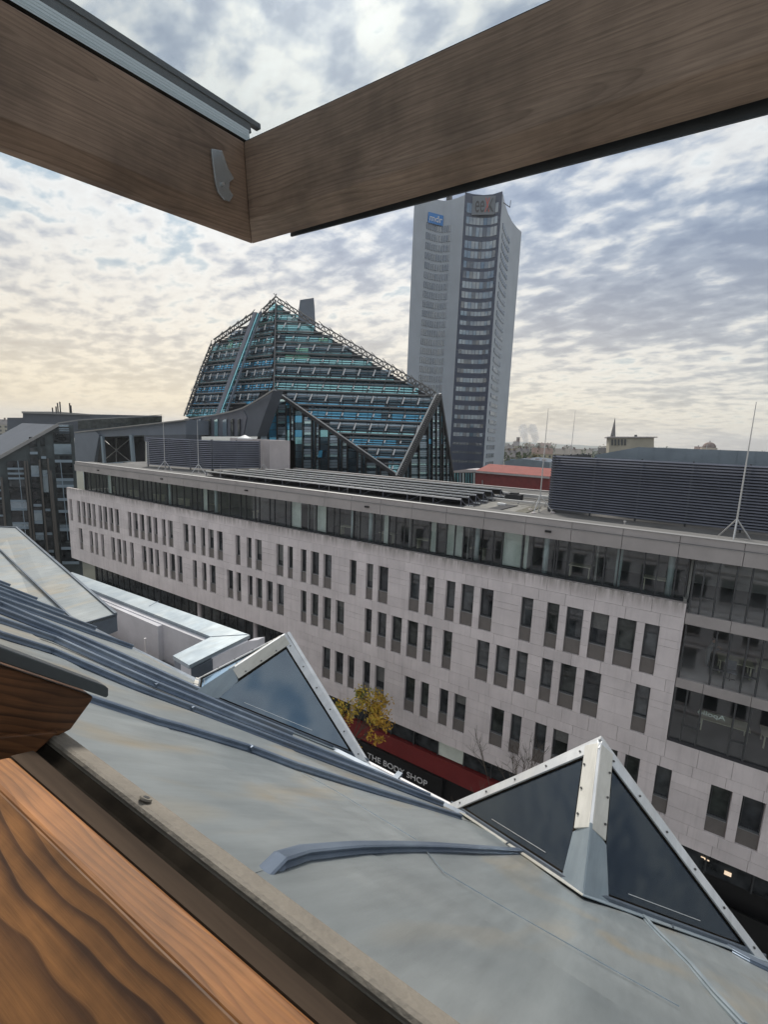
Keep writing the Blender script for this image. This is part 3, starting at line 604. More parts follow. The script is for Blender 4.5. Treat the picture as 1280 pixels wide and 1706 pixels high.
# ---------------- recessed ground floors and shops
YS = 27.9
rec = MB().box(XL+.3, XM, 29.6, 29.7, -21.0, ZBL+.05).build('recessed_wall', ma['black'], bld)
for X in np.arange(XL+1, XM, 1.35):
    f = MB().box(X, X+.06, 29.42, 29.6, -21.0, ZBL+.02); f.build('mullion', ma['frame'], bld)
for X in np.arange(XL+1, XM-1, 2.7):
    MB().box(X+.1, X+2.55, 29.5, 29.53, -20.9, ZBL-.3).build('glass_panel', ma['winglass'][0], bld)
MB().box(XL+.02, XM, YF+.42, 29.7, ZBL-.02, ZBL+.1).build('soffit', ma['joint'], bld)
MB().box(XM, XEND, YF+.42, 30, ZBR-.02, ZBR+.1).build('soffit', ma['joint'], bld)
for px in (333, 426, 555):
    X = x_at(px, 27.9, -18.5) if px < 480 else -20.0
    MB().tube([(X, 27.9, GZ), (X, 27.9, ZBL)], .22, 12).build('column', ma['concrete'], bld, smooth=True)
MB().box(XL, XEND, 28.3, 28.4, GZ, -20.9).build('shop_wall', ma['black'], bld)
# band of small windows, red band, sign band
xq = XM-.2
while xq < XEND-2:
    lit = abs(xq-x_at(730, YS, -21.8)) < 1.0
    MB().box(xq+.03, xq+1.95, YS-.12, YS-.10, -22.55, -21.35).build('shop_window', ma['blind'] if lit else ma['winglass'][0], bld)
    MB().box(xq-.04, xq+.03, YS-.2, YS, -22.6, -21.2).build('mullion', ma['frame'], bld); xq += 2.0
MB().box(-36.5, x_at(835, YS-.3, -23.3), YS-.35, YS+.1, -24.05, -22.66).build('red_band', ma['shopred'], bld)
shop = thing('shop_sign', (-15.6, YS-.5, -25.5), 'black shop sign with white capital letters under the red band', 'sign')
xa, xb = x_at(606, YS-.5, -24.9), x_at(726, YS-.5, -25.0)
MB().box(xa-.4, xb+.5, YS-.5, YS-.1, -25.9, -24.1).build('sign_board', ma['black'], shop)
x0_, x1_ = x_at(612.5, YS-.52, -24.9), x_at(712, YS-.52, -25.0)
text_obj('lettering', 'THE BODY SHOP', .5, (x0_, YS-.52, -25.22), (1,0,0), (0,0,1), ma['white'], shop, width=x1_-x0_, height=.47)
MB().box(-36.5, XEND, YS-.1, YS, GZ, -24.05).build('shop_front', ma['black'], bld)
for X in np.arange(-34, XEND-3, 3.1):
    MB().box(X, X+2.9, YS-.14, YS-.11, GZ+.4, -26.1).build('shop_window', ma['winglass'][0], bld)
lamp_w = bpy.data.materials.new('warm_lamp'); lamp_w.use_nodes = True; lamp_w.node_tree.nodes['Principled BSDF'].inputs['Emission Color'].default_value = (1, .72, .45, 1); lamp_w.node_tree.nodes['Principled BSDF'].inputs['Emission Strength'].default_value = 0.35
for px, py, w, h in ((1213, 1455, .3, .22), (1178, 1432, .22, .06), (1172, 1428, .2, .05), (1160, 1445, .12, .05)):
    P = onY(px, py, YS-.16); MB().box(P[0]-w/2, P[0]+w/2, YS-.18, YS-.15, P[2]-h/2, P[2]+h/2).build('shop_lamp', lamp_w, bld)
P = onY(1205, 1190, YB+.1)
t_ = text_obj('lettering', 'Apollo', .4, (onY(1210, 1192, YB+.06)[0], YB+.06, onY(1190, 1191, YB+.06)[2]-.15), (-1,0,0), (0,0,1), ma['blind'], bld, width=1.15, height=.32)  # mirrored letters modelled behind the glass, in place of a sign's reflection
# body of the building behind the face, roof
MB().box(XL+.2, XR, 34.2, 46, GZ, -4.7).build('rear_block', ma['joint'], bld)
MB().box(XR, 30, 36.2, 46, GZ, -4.7).build('rear_block', ma['joint'], bld)
RZ = -4.62
MB().box(-62.4, 30, 27.3, 46, RZ-.1, RZ).build('roof_deck', ma['roofing'], bld)

# ============================================================ ON THE ROOF OF THE OFFICE BUILDING
def louver_screen(name, label, corners, z0, z1, n, skip=(), end_posts=True):
    """slatted screen: straight runs between the corner points, each slat its own part"""
    t = thing(name, (corners[0][0], corners[0][1], RZ), label, 'louver screen')
    per = (z1-z0)/n
    for (a, b) in zip(corners, corners[1:]):
        a = np.array(a, float); b = np.array(b, float); d = (b-a)/np.linalg.norm(b-a); nrm = np.array([d[1], -d[0]])
        bk = a-nrm*-.35; 
        MB().hexa([(*(a-nrm*.3), z0), (*(b-nrm*.3), z0), (*(b-nrm*.36), z0), (*(a-nrm*.36), z0), (*(a-nrm*.3), z1-.1), (*(b-nrm*.3), z1-.1), (*(b-nrm*.36), z1-.1), (*(a-nrm*.36), z1-.1)]).build('back_panel', ma['slat_back'], t)
        for i in range(n):
            z = z0+per*i
            MB().hexa([(*(a+nrm*.06), z), (*(b+nrm*.06), z), (*(b-nrm*.02), z+per*.62), (*(a-nrm*.02), z+per*.62), (*(a+nrm*.09), z+.02), (*(b+nrm*.09), z+.02), (*(b+nrm*.01), z+per*.64), (*(a+nrm*.01), z+per*.64)]).build('slat', ma['slat'], t)
        ln = np.linalg.norm(b-a); k = max(1, int(ln/2.6))
        for i in range(k+1):
            p = a+d*(ln*i/k)-nrm*.12; MB().box(p[0]-.05, p[0]+.05, p[1]-.05, p[1]+.05, RZ, z1).build('post', ma['frame'], t)
    return t
ls = louver_screen('louver_screen', 'long dark slatted plant screen on the right of the office roof', [(-7.2, 46), (-7.22, 32.5), (14, 32.5)], RZ+.2, -.72, 22)
ls2 = louver_screen('louver_screen', 'smaller dark slatted plant screen at the left of the office roof before the glass facade', [(-55.8, 32.2), (-45.75, 34.18), (-45.1, 40.9)], RZ+.25, -.95, 15)
pb = MB().box(-45.3, -43.9, 41.4, 46, RZ, -.86)
pb.box(-56, -43.9, 45, 46.0, RZ, -.86)
o = pb.build('plant_room', ma['concrete']); tag(o, 'pale pinkish plant room wall right behind the smaller slatted screen', 'plant room')
sk_ = MB().tube([(-50.2, 42.8, -.9), (-50.2, 42.8, -.75)], [1.0, .95], 16); sk_.tube([(-50.2, 42.8, -.75), (-50.2, 42.8, -.35)], [.95, .1], 16)
sk_.build('roof_vent', ma['white'], o, smooth=False)
# blue-grey roof box behind the long screen
a, b, c = onY(991, 762, 36), onY(1064.7, 744.8, 36), -0.3
mb = MB(); y0, y1 = 36, 44
pts = [(-5.3, y0, -1.2), (-5.1, y0, -.66), (-2.45, y0, -.0), (16, y0, .04), (16, y0, -1.2)]
mb.slab(pts, (0, 1, 0), y1-y0)
rb = mb.build('roof_box', ma['metalroof']); tag(rb, 'blue-grey sheet metal roof box with a sloping left end behind the long slatted screen', 'roof box')
for X in np.arange(-2.4, 15, .9): MB().box(X, X+.03, y0-.03, y0, -1.1, .03).build('standing_seam', ma['metalroof'], rb)

# solar collector rows: seen from behind, supports below a bright top rail
def solar_row(i, x0, x1, y, lab):
    t = thing('solar_collector', ((x0+x1)/2, y, RZ), lab, 'solar collector', 'solar collector rows on the office roof')
    MB().bar((x0, y, -3.88), (x1, y, -3.88), .14, .10).build('top_rail', ma['alu'], t)
    n = int((x1-x0)/2.0); w = (x1-x0)/n
    for k in range(n):
        a = x0+w*k+.03; b = x0+w*(k+1)-.03
        MB().hexa([(a, y+.04, -3.98), (b, y+.04, -3.98), (b, y+1.05, -4.45), (a, y+1.05, -4.45), (a, y+.06, -3.92), (b, y+.06, -3.92), (b, y+1.08, -4.39), (a, y+1.08, -4.39)]).build('collector_panel', ma['solar'], t)
    for k in range(n+1):
        X = x0+w*k
        m_ = MB(); m_.bar((X, y, RZ), (X, y, -3.9), .05).bar((X, y, -3.9), (X, y+1.06, -4.5), .05).bar((X, y-.05, RZ+.05), (X, y+1.1, RZ+.05), .05).bar((X, y, -4.45), (X+w*.45, y, -3.95), .025)
        m_.build('support', ma['slat'], t)
    MB().tube([(x0, y+.2, RZ+.12), (x1+.25, y+.2, RZ+.12)], .05, 6).build('pipe', ma['alu'], t)
rows = [(-38.9, -11.95, 28.35, 'nearest'), (-38.3, -12.0, 29.85, 'second nearest'), (-38.4, -12.15, 31.55, 'third'), (-38.3, -12.2, 33.2, 'fourth'), (-37.8, -12.2, 35.0, 'fifth'), (-37.0, -12.2, 37.2, 'farthest')]
for i, (a, b, y, w) in enumerate(rows): solar_row(i, a, b, y, w+' row of dark solar collectors with a bright top rail on the office roof')
# roof clutter right of the collectors
for nm, m_, pts, lab, cat in (
    ('roof_walkway', 'felt_dark', [(-10.9, 27.8), (-10.1, 27.8), (-9.6, 33.5), (-10.5, 33.5)], 'dark bitumen strip across the pale roof right of the collectors', 'roof strip'),
    ('roof_walkway', 'slabs', [(-8.9, 28.2), (-8.2, 28.2), (-8.0, 33.8), (-8.8, 33.8)], 'brown board walkway on the office roof beside the tripod mast', 'walkway')):
    tag(MB().slab([(x_, y_, RZ+.01) for x_, y_ in pts], (0, 0, 1), .05).build(nm, ma[m_]), lab, cat)
gp = MB().box(-11.8, -7.6, 27.6, 35, RZ+.002, RZ+.008).build('gravel_bed', ma['gravel']); tag(gp, kind='stuff', label='pale gravel field on the office roof right of the collectors', cat='gravel')
dct = thing('roof_duct', (-10, 35.2, RZ), 'long pale cable duct crossing the office roof behind the gravel', 'duct')
MB().box(-38, -7.5, 38.8, 39.1, RZ+.1, RZ+.35).build('duct', ma['rodmetal'], dct)
MB().box(-14.5, -7.5, 34.6, 34.8, RZ+.16, RZ+.28).build('duct', ma['rodmetal'], dct)
for X in (-14, -12, -10, -8): MB().box(X, X+.1, 34.65, 34.75, RZ, RZ+.2).build('foot', ma['rodmetal'], dct)
tag(MB().box(-11.5, -10.3, 36.2, 37.2, RZ, RZ+.5).box(-11.2, -10.6, 36.4, 37.0, RZ+.5, RZ+.62).build('roof_hatch', ma['felt_dark']), 'low dark roof hatch behind the pale duct', 'hatch')
bp_ = MB().box(-62.4, 30, 45.6, 46.0, RZ, -4.50).build('rear_parapet', ma['fascia'], bld)
bx_ = tag(MB().box(-10.9, -10.3, 32.6, 32.9, RZ+.05, RZ+.2).build('roof_box', ma['white']), 'small white box lying at the end of the dark strip', 'box')
for X, Y, lab in ((-2.2, 29.2, 'small white vent stub on the roof before the long slatted screen'),):
    v = thing('roof_vent', (X, Y, RZ), lab, 'vent'); MB().tube([(X, Y, RZ), (X, Y, RZ+.35)], .04, 8).build('pipe', ma['rodmetal'], v); MB().tube([(X, Y, RZ+.35), (X, Y, RZ+.42)], .08, 8).build('cap', ma['rodmetal'], v)
# lightning rods
def rod(x, y, h, leg, lab, r=.035, hl=1.1):
    t = thing('lightning_rod', (x, y, RZ), lab, 'lightning rod', 'lightning rods on the office roof')
    MB().tube([(x, y, RZ), (x, y, RZ+h*.45), (x+.01, y, RZ+h)], [r, r*.8, r*.35], 6).build('mast', ma['rodmetal'], t)
    if leg:
        for k in range(3):
            a = 2*math.pi*k/3+.4; MB().tube([(x+leg*math.cos(a), y+leg*math.sin(a), RZ+.05), (x, y, RZ+hl)], r*.75, 6).build('leg', ma['rodmetal'], t)
            MB().tube([(x+leg*math.cos(a), y+leg*math.sin(a), RZ), (x+leg*math.cos(a), y+leg*math.sin(a), RZ+.08)], .16, 8).build('foot_weight', ma['concrete'], t)
rod(2.82, 29.0, 7.0, .85, 'tall tripod lightning rod standing before the right end of the long slatted screen', .05, 1.2)
rod(-7.62, 31.6, 6.9, .9, 'tall tripod lightning rod at the left end of the long slatted screen', .045, 1.2)
rod(-49.8, 30.8, 6.3, .85, 'tripod lightning rod before the left half of the smaller slatted screen', .04)
rod(-43.3, 30.6, 5.8, .85, 'tripod lightning rod right of the smaller slatted screen', .04)
rod(-43.0, 39.5, 2.4, .7, 'short tripod lightning rod before the pinkish plant room wall', .03, .9)
for x, px, py, h, lab in ((0, 944, 740, 7.5, 'thin lightning rod rising behind the gap left of the cream building'), (0, 1162, 765, 5.0, 'thin lightning rod behind the blue-grey roof box, left of the domed building'), (0, 1100, 762, 4.6, 'thin lightning rod behind the roof box near the cream building'), (0, 1190, 770, 3.4, 'thin short lightning rod behind the roof box right of the dome')):
    P = onZ(px, 800 if px < 1000 else 803, RZ); rod(x_at(px, 42., RZ), 42., h, 0, lab, .04)
for px in (368, 548, 579, 700):
    X = x_at(px, 28.0, RZ); rod(X, 28.0, 1.6, 0, {368: 'short thin rod left of the others before the collector rows', 548: 'short thin rod before the middle of the collector rows', 579: 'short rod just right of the middle one before the collectors', 700: 'short rod near the right end of the collector rows'}[px], .02)

# ============================================================ GREY WING, DARK BUILDING, CHURCH
def planeP(px, py, dist, az):
    """vertical plane through the point at that horizontal distance, running along azimuth az"""
    d = ray(px, py); o_ = d*(dist/np.hypot(d[0], d[1])); n_ = np.array([math.cos(R_(az)), -math.sin(R_(az)), 0.0]); return o_, n_
def unp(pts, pl, k=0): return [onP(x, y, pl[0]-pl[1]*k*np.sign(np.dot(pl[1], pl[0])), pl[1]) for x, y in pts]
def slab_px(mb, pts, pl, t, k=0, mi=0):
    s_ = np.sign(np.dot(pl[1], pl[0])); return mb.slab(unp(pts, pl, k), pl[1]*s_, t, mi)
# dark stone building at the far left
dk = thing('dark_office_building', (-83, 33, GZ), 'dark stone building with tall glazed bays and a sloping grey roof at the far left', 'building')
pl = planeP(120, 800, 88, 18)
MBd = MB(); slab_px(MBd, [(-60, 790), (0, 762), (97, 708), (122, 708), (140, 980), (-60, 1010)], pl, 14); MBd.build('wall', ma['darkstone'], dk)
MB().poly(unp([(-60, 788), (0, 761), (97, 707.5)], pl)+[onP(x, y, pl[0]+np.array([0, 0, 0])+pl[1]*(-16 if np.dot(pl[1], pl[0]) < 0 else 16), pl[1]) for x, y in ((37, 705), (0, 725), (-60, 755))]).build('roof', ma['darkclad'], dk)
q = unp([(-60, 789), (0, 761.5), (97, 707.5)], pl, .3); eb = MB(); eb.bar(q[0], q[1], .45).bar(q[1], q[2], .45); eb.build('roof_edge', ma['trimbright'], dk)
def lerp(a, b, t): return (a[0]+(b[0]-a[0])*t, a[1]+(b[1]-a[1])*t)
def strip(xa, ya, xb, yb, w0, w1, t0, t1): # quad along a leaning vertical strip
    a = lerp((xa, ya), (xb, yb), t0); b = lerp((xa, ya), (xb, yb), t1); wa = w0+(w1-w0)*t0; wb = w0+(w1-w0)*t1
    return [(a[0], a[1]), (a[0]+wa, a[1]), (b[0]+wb, b[1]), (b[0], b[1])]
for (xa, ya, xb, yb, w0, w1) in ((11, 768, 26, 930, 27, 27), (48, 728, 62, 935, 13, 14), (66, 727, 82, 935, 8, 9), (88, 720, 104, 940, 29, 28), (97, 708, 99, 722, 17, 17), (-22, 790, -8, 940, 22, 20)):
    t0 = 0.0; k_ = 0
    while t0 < .99:
        h = random.choice((.09, .14, .05)); t1 = min(1, t0+h)
        slab_px(MB(), strip(xa, ya, xb, yb, w0, w1, t0, t1-.012), pl, .1, .3).build('pane', random.choice([ma['winglass'][0], ma['winglass'][1], ma['church_glass'][5], ma['winglass'][0]]), dk)
        if random.random() < .6: slab_px(MB(), strip(xa, ya, xb, yb, w0, w1, t1-.02, t1), pl, .15, .45).build('transom', ma['steelblue'], dk)
        t0 = t1
for (xa, ya, xb, yb, w) in ((39, 768, 54, 940, 3.5), (44, 768, 60, 940, 2.5), (64, 766, 80, 940, 3), (78, 764, 94, 940, 3), (82, 784, 97, 942, 4), (0, 795, 12, 940, 4)):
    slab_px(MB(), [(xa, ya), (xa+w, ya), (xb+w, yb), (xb, yb)], pl, .5, .9).build('fin', ma['bronze'], dk)
for (xa, ya, xb, yb) in ((29, 768, 42, 890), (100, 766, 113, 900)):
    slab_px(MB(), [(xa, ya), (xa+1.2, ya), (xb+1.2, yb), (xb, yb)], pl, .2, 1.2).build('rail', ma['steelblue'], dk)

# grey metal-clad wing behind the left part of the office roof
wg = thing('grey_wing', (-60, 47, GZ), 'grey metal-clad wing with an open braced bay, its roofline curving up to the church', 'roof wing')
plw = (np.array([0, 47.5, 0.]), np.array([0, 1., 0]))
MBx = MB(); slab_px(MBx, [(124.7, 719.8), (159, 718.6), (165, 725), (156, 774), (123, 771)], plw, .6, .5); MBx.build('end_panel', ma['midclad'], wg)
slab_px(MB(), [(124.7, 719.8), (200, 713.5), (310, 699), (310, 724), (240, 725), (165, 728), (159, 718.6)], plw, 5, 0).build('cladding', ma['midclad'], wg)
slab_px(MB(), [(165, 728), (240, 725), (240, 790), (150, 782)], plw, .3, -4.5).build('rear_wall', ma['slat_back'], wg)
slab_px(MB(), [(240, 725), (310, 724), (310, 740), (240, 735)], plw, 3, 0).build('cladding', ma['darkclad'], wg)
br = MB(); Pq = unp([(172, 732), (216, 768), (172, 768), (216, 732), (194, 730), (194, 772)], plw, -3.5)
br.bar(Pq[0], Pq[1], .14).bar(Pq[2], Pq[3], .14).bar(Pq[4], Pq[5], .18); br.build('bracing', ma['rodmetal'], wg)
for xa, ya, xb, yb, w in ((167, 727, 171, 776, 3.2), (215, 725, 219, 776, 4.0)):
    slab_px(MB(), [(xa, ya), (xa+w, ya), (xb+w, yb), (xb, yb)], plw, .4, .3).build('column', ma['steelblue'], wg)
slab_px(MB(), [(170, 772), (218, 768), (218, 776), (170, 780)], plw, .3, .1).build('beam', ma['steelblue'], wg)
slab_px(MB(), [(124, 719.6), (310, 698.6), (310, 700.6), (124, 721.4)], plw, .6, .7).build('roof_edge', ma['trimbright'], wg)
plc = planeP(455, 650, 74, -86)
top_c = [(308, 699), (330, 695.5), (360, 691), (385, 686), (405, 680), (425, 669), (440, 660), (455.5, 650)]
mid_c = [(428, 727), (308, 727)]
slab_px(MB(), top_c+mid_c, plc, 2.0).build('swoop_cladding', ma['darkclad'], wg)
slab_px(MB(), [(308, 700.5), (330, 697), (360, 692.5), (385, 688), (405, 683), (411, 695), (405, 727), (308, 727)], plc, .2, .15).build('grey_cladding', ma['slat'], wg)  # even grey sheet laid over the swoop cladding
for xx, w in ((330, 4), (341, 9), (357, 5), (371, 6), (384, 4), (396, 3), (318, 5)):
    slab_px(MB(), [(xx, 700), (xx+w, 698), (xx+w, 727), (xx, 727)], plc, .15, .4).build('pane', random.choice(ma['church_glass'][4:6]+[ma['winglass'][1]]), wg)
P_ = [unp([p], plc, .6)[0] for p in top_c]; ed = MB()
for a, b in zip(P_, P_[1:]): ed.bar(a, b, .22)
ed.build('roof_edge', ma['trimbright'], wg)
for i in range(6): slab_px(MB(), [(311, 704+i*4), (317, 704+i*4), (317, 705+i*4), (311, 705+i*4)], plc, .1, .5).build('rung', ma['rodmetal'], wg)

# church: three-dimensional faceted glass volume
ch = thing('glass_church', (-60, 62, GZ), 'faceted blue glass church building with steel lattice over its sloping faces', 'church')
d0 = ray(455.5, 650); Mb = d0*(80/np.hypot(d0[0], d0[1]))
def slope_plane(o_, az, lean, face):   # plane containing horizontal direction az, leaning back
    h = np.array([math.sin(R_(az)), math.cos(R_(az)), 0]); inn = np.array([h[1], -h[0], 0]);
    if np.dot(inn, o_) < 0: inn = -inn
    up = np.array([0, 0, math.sin(R_(lean))])+inn*math.cos(R_(lean)); n_ = np.cross(h, up); n_ /= np.linalg.norm(n_)
    if np.dot(n_, o_) > 0: n_ = -n_
    return o_, n_, h, up     # n_ towards the viewer
PR = slope_plane(Mb, 57.5, 62, 1); PL_ = slope_plane(Mb, -86, 66, 1)
def hit(x, y, p, k=0): return onP(x, y, p[0]+p[1]*k, p[1])
def st(P, p): v = P-p[0]; return np.array([np.dot(v, p[2]), np.dot(v, p[3])])
def clip_h(poly, t):   # s-interval where the horizontal line at slope height t crosses the polygon
    xs_ = []
    for (a, b) in zip(poly, poly[1:]+poly[:1]):
        if (a[1]-t)*(b[1]-t) < 0: xs_.append(a[0]+(b[0]-a[0])*(t-a[1])/(b[1]-a[1]))
    return (min(xs_), max(xs_)) if len(xs_) > 1 else None
def world_(p, s, t, k=0): return p[0]+p[2]*s+p[3]*t+p[1]*k
def face_lattice(p, polypx, rows, step, bar_lean, glass_w, tag_):
    poly = [tuple(st(hit(x, y, p), p)) for x, y in polypx]
    t0 = min(a[1] for a in poly); t1 = max(a[1] for a in poly); H = (t1-t0)
    MB().slab([hit(x, y, p) for x, y in polypx], -p[1], 1.2).build('roof_body', ma['slat_back'], ch)
    edges = [t0+H*r for r in rows]
    for i in range(len(rows)-1):
        a, b = edges[i], edges[i+1]; m_ = (a+b)/2; iv = clip_h(poly, m_)
        if not iv: continue
        s0, s1_ = iv; hgt = b-a; fr = i/(len(rows)-1)
        # glass ribbon of separate panes
        s = s0+.1; gm = {}
        while s < s1_-.3:
            w = glass_w*random.uniform(.8, 1.2); e = min(s+w, s1_-.1)
            sub = 3
            for q_ in range(sub):
                za, zb_ = a+hgt*(q_/sub), a+hgt*((q_+.82)/sub)
                base_ = 4 if fr > .80 else (0 if fr > .45 else (0 if i % 3 == 0 else 1))
                key = base_ if q_ == 0 else ((2 if i % 2 else base_) if q_ == 1 else (5 if i % 2 else 2))
                if fr > .72: key = random.choice((4, 0, 0)) if q_ < 2 else 0
                rr_ = random.random()
                if rr_ < .10: key = 2
                elif rr_ < .14 and .5 < fr < .9: key = 3  # a few panes tinted green in place of green reflections
                gm.setdefault(key, MB()).slab([world_(p, s+.06, za, .08), world_(p, e-.02, za, .08), world_(p, e-.02, zb_, .08), world_(p, s+.06, zb_, .08)], p[1], .05)
            s = e
        for key, g_ in gm.items(): tag(g_.build('glass_ribbon', ma['church_glass'][key], ch), kind='stuff')
        # horizontal lattice bars in front of the glass
        for q_, (off, th, kk, mt) in enumerate(((0, .26, .45, 'lattice'), (.14, .10, .6, 'latticedk'), (.34, .09, .5, 'latticedk'), (.62, .15, .6, 'lattice'))):
            t_b = a+hgt*off; iv2 = clip_h(poly, min(max(t_b, t0+.01), t1-.01))
            if not iv2 or (fr > .78 and q_ in (1, 2)): continue
            MB().bar(world_(p, iv2[0], t_b, kk), world_(p, iv2[1], t_b, kk), th, th*.7, up=p[1]).build('lattice_bar', ma[mt], ch)
        # slanting ties
        k_ = 0; s = s0+step*(.3+.35*(i % 2))
        ties = MB(); dk_ = MB()
        while s < s1_-.6:
            ln = hgt*(.50 if i % 2 else .22)
            ties.bar(world_(p, s, a+hgt*.16, 1.0), world_(p, s+bar_lean*ln, a+hgt*.16+ln, 1.0), .20, .10, up=p[1])
            dk_.bar(world_(p, s-.35, a+hgt*.05, .5), world_(p, s-.35+bar_lean*hgt*.9, a+hgt*.95, .5), .10, .10, up=p[1])
            s += step; k_ += 1
        if ties.v: tag(ties.build('tie_bars', ma['lattice_lt'], ch), kind='stuff'); tag(dk_.build('brace_bars', ma['latticedk'], ch), kind='stuff')
    return poly
rowsR = [0, .075, .14, .205, .28, .36, .44, .52, .60, .67, .74, .81, .875, .94, 1.0]
right_poly = [(461, 508), (531, 553), (580, 581), (640, 617), (715, 660), (727, 668), (664, 790), (456.5, 651)]
face_lattice(PR, right_poly, rowsR, 2.5, .25, 1.9, 'r')
left_poly = [(460, 505), (441, 524), (428, 531), (400, 551), (357, 575), (338, 615), (310, 694), (360, 690), (405, 679), (455.5, 650)]
face_lattice(PL_, left_poly, [0, .1, .2, .3, .4, .5, .6, .7, .8, .9, 1.0], 2.2, .2, 1.6, 'l')
# diagonal grey stripe on the left face
for (xa, ya, xb, yb, w1, w2, mt) in ((424, 522, 361, 692, 6, 6, 'slat'), (431, 524, 369, 690, 1.5, 1.5, 'church0'), (436, 520, 378, 688, 1, 1, 'midclad')):
    MB().slab([hit(x, y, PL_, 1.3) for x, y in ((xa, ya), (xa+w1, ya), (xb+w2, yb), (xb, yb))], PL_[1], .3).build('stair_band', ma['church_glass'][int(mt[-1])] if mt.startswith('church') else ma[mt], ch)
# trusses along the outer edges
def truss(p, a, b, n, dpx, name='truss'):
    A, B = hit(*a, p, .6), hit(*b, p, .6); A2, B2 = hit(a[0]+dpx[0], a[1]+dpx[1], p, 1.4), hit(b[0]+dpx[0], b[1]+dpx[1], p, 1.4)
    t = MB(); t.bar(A, B, .22).bar(A2, B2, .20)
    for i in range(n):
        c0, c1 = A+(B-A)*i/n, A+(B-A)*(i+1)/n; e0 = A2+(B2-A2)*(i+.5)/n
        t.bar(c0, e0, .12).bar(e0, c1, .12)
        if i % 2 == 0: ex = e0+(B2-A2)/n*-.9; t.bar(e0, ex+np.array([0, 0, .35]), .10)
    t.build(name, ma['lattice'], ch)
truss(PR, (462, 503), (534, 549), 7, (-2, -8)); truss(PR, (534, 549), (640, 612), 12, (1, -8)); truss(PR, (640, 612), (727, 664), 11, (1, -9))
truss(PL_, (459, 503), (438, 523), 4, (0, -8)); truss(PL_, (438, 523), (430, 532), 2, (-3, -4)); truss(PL_, (423, 528), (357, 573), 10, (-1, -7))
truss(PL_, (357, 573), (338, 620), 8, (-5, -1)); truss(PL_, (338, 620), (312, 692), 10, (-5, 0))
MB().bar(hit(459.5, 500, PR, .9), hit(456.5, 650, PR, .9), .2).build('ridge_beam', ma['lattice'], ch)
# the two vertical glass walls below
Vv = hit(663, 794, PR); Rr = hit(733, 657, PR)
n1_ = np.cross(Vv-Mb, [0, 0, 1]); n1_ /= np.linalg.norm(n1_); n1_ *= -np.sign(np.dot(n1_, Mb)); W1 = (Mb, n1_)
n2_ = np.cross(Rr-Vv, [0, 0, 1]); n2_ /= np.linalg.norm(n2_); n2_ *= -np.sign(np.dot(n2_, Vv)); W2 = (Vv, n2_)
def hw(x, y, w, k=0): return onP(x, y, w[0]+w[1]*k, w[1])
MB().slab([hw(x, y, W1) for x, y in ((455.5, 651), (663, 794), (663, 900), (400, 900), (427, 735))], -W1[1], 1.0).build('side_wall', ma['slat_back'], ch)
MB().slab([hw(x, y, W2) for x, y in ((734, 658), (757, 800), (757, 900), (664, 900), (663, 796))], -W2[1], 1.0).build('side_wall', ma['slat_back'], ch)
def col_glass(w, cols, ytop, ybot, rowh):
    for (xa, xb, kind) in cols:
        y = ybot; i = 0; gm = {}
        lean = .012
        while True:
            ya = y-rowh*(1 if kind == 's' else 2.6)
            yt = max(ytop(xa), ytop(xb)) 
            if y < yt+2: break
            ya = max(ya, yt)
            key = {'s': [5, 5, 2, 4][i % 4 if random.random() < .7 else 0], 'b': random.choice([1, 0, 1, 2]), 'd': random.choice([2, 2, 0])}[kind]
            if kind in 'bd' and y > 745: key = 2
            gm.setdefault((key, i//6), MB()).slab([hw(x, yy, w, .05) for x, yy in ((xa+.4, y-.35), (xb-.4, y-.35), (xb-.4, ya+.35), (xa+.4, ya+.35))], w[1], .08)
            y = ya; i += 1
        for key, g_ in gm.items(): tag(g_.build('glass_bay', ma['church_glass'][key[0]], ch), kind='stuff')
        MB().bar(hw(xa, ybot, w, .2), hw(xa, max(ytop(xa), 650), w, .2), .18, .35, up=w[1]).build('mullion', ma['black'], ch)
c_t = lambda x: 651+(x-455.5)*(794-651)/(663-455.5) if x > 455.5 else 651+(455.5-x)*(735-651)/(455.5-427)
colsW1 = [(432, 446, 's'), (447, 461, 'b'), (462, 476, 's'), (477, 484, 'b'), (484, 489, 's'), (490, 504, 'b'), (505, 519, 's'), (520, 525, 'd'), (526, 532, 's'), (532, 547, 'd'), (548, 563, 's'), (564, 569, 'd'), (570, 578, 's'), (579, 595, 'd'), (596, 602, 's'), (603, 609, 'd'), (610, 627, 's'), (628, 633, 'd'), (634, 648, 's'), (649, 660, 's')]
col_glass(W1, colsW1, c_t, 812, 4.6)
c_r = lambda x: (657+(x-733)*(800-657)/(756-733)) if x > 733 else (657+(733-x)*(794-657)/(733-663))
colsW2 = [(668, 677, 's'), (677, 684, 'd'), (684, 698, 's'), (698, 713, 's'), (713, 720, 'b'), (720, 727, 's'), (727, 733, 's'), (734, 738, 'b'), (738, 744, 's'), (744, 750, 's'), (750, 755, 's')]
col_glass(W2, colsW2, c_r, 815, 3.6)
MB().bar(hw(455.5, 650, W1, .6), hw(663, 794, W1, .6), .6, .6).build('edge_beam', ma['latticedk'], ch)
MB().bar(hw(457.5, 649, W1, 1.1), hw(664, 791, W1, 1.1), .16, .16).build('edge_trim', ma['lattice_lt'], ch)
MB().bar(hw(664, 795, W2, .6), hw(731, 659, W2, .6), 1.2, .6).build('edge_beam', ma['latticedk'], ch)
MB().bar(hw(660, 792, W2, 1.0), hw(727, 657, W2, 1.0), .14, .2).build('edge_trim', ma['lattice_lt'], ch)
tg = MB()
for i in range(46): P0 = hw(661+(727.5-661)*i/45, 793+(657.5-793)*i/45, W2, 1.1); P1 = hw(668+(733-668)*i/45, 796+(661-796)*i/45, W2, 1.1); tg.bar(P0, P1, .10)
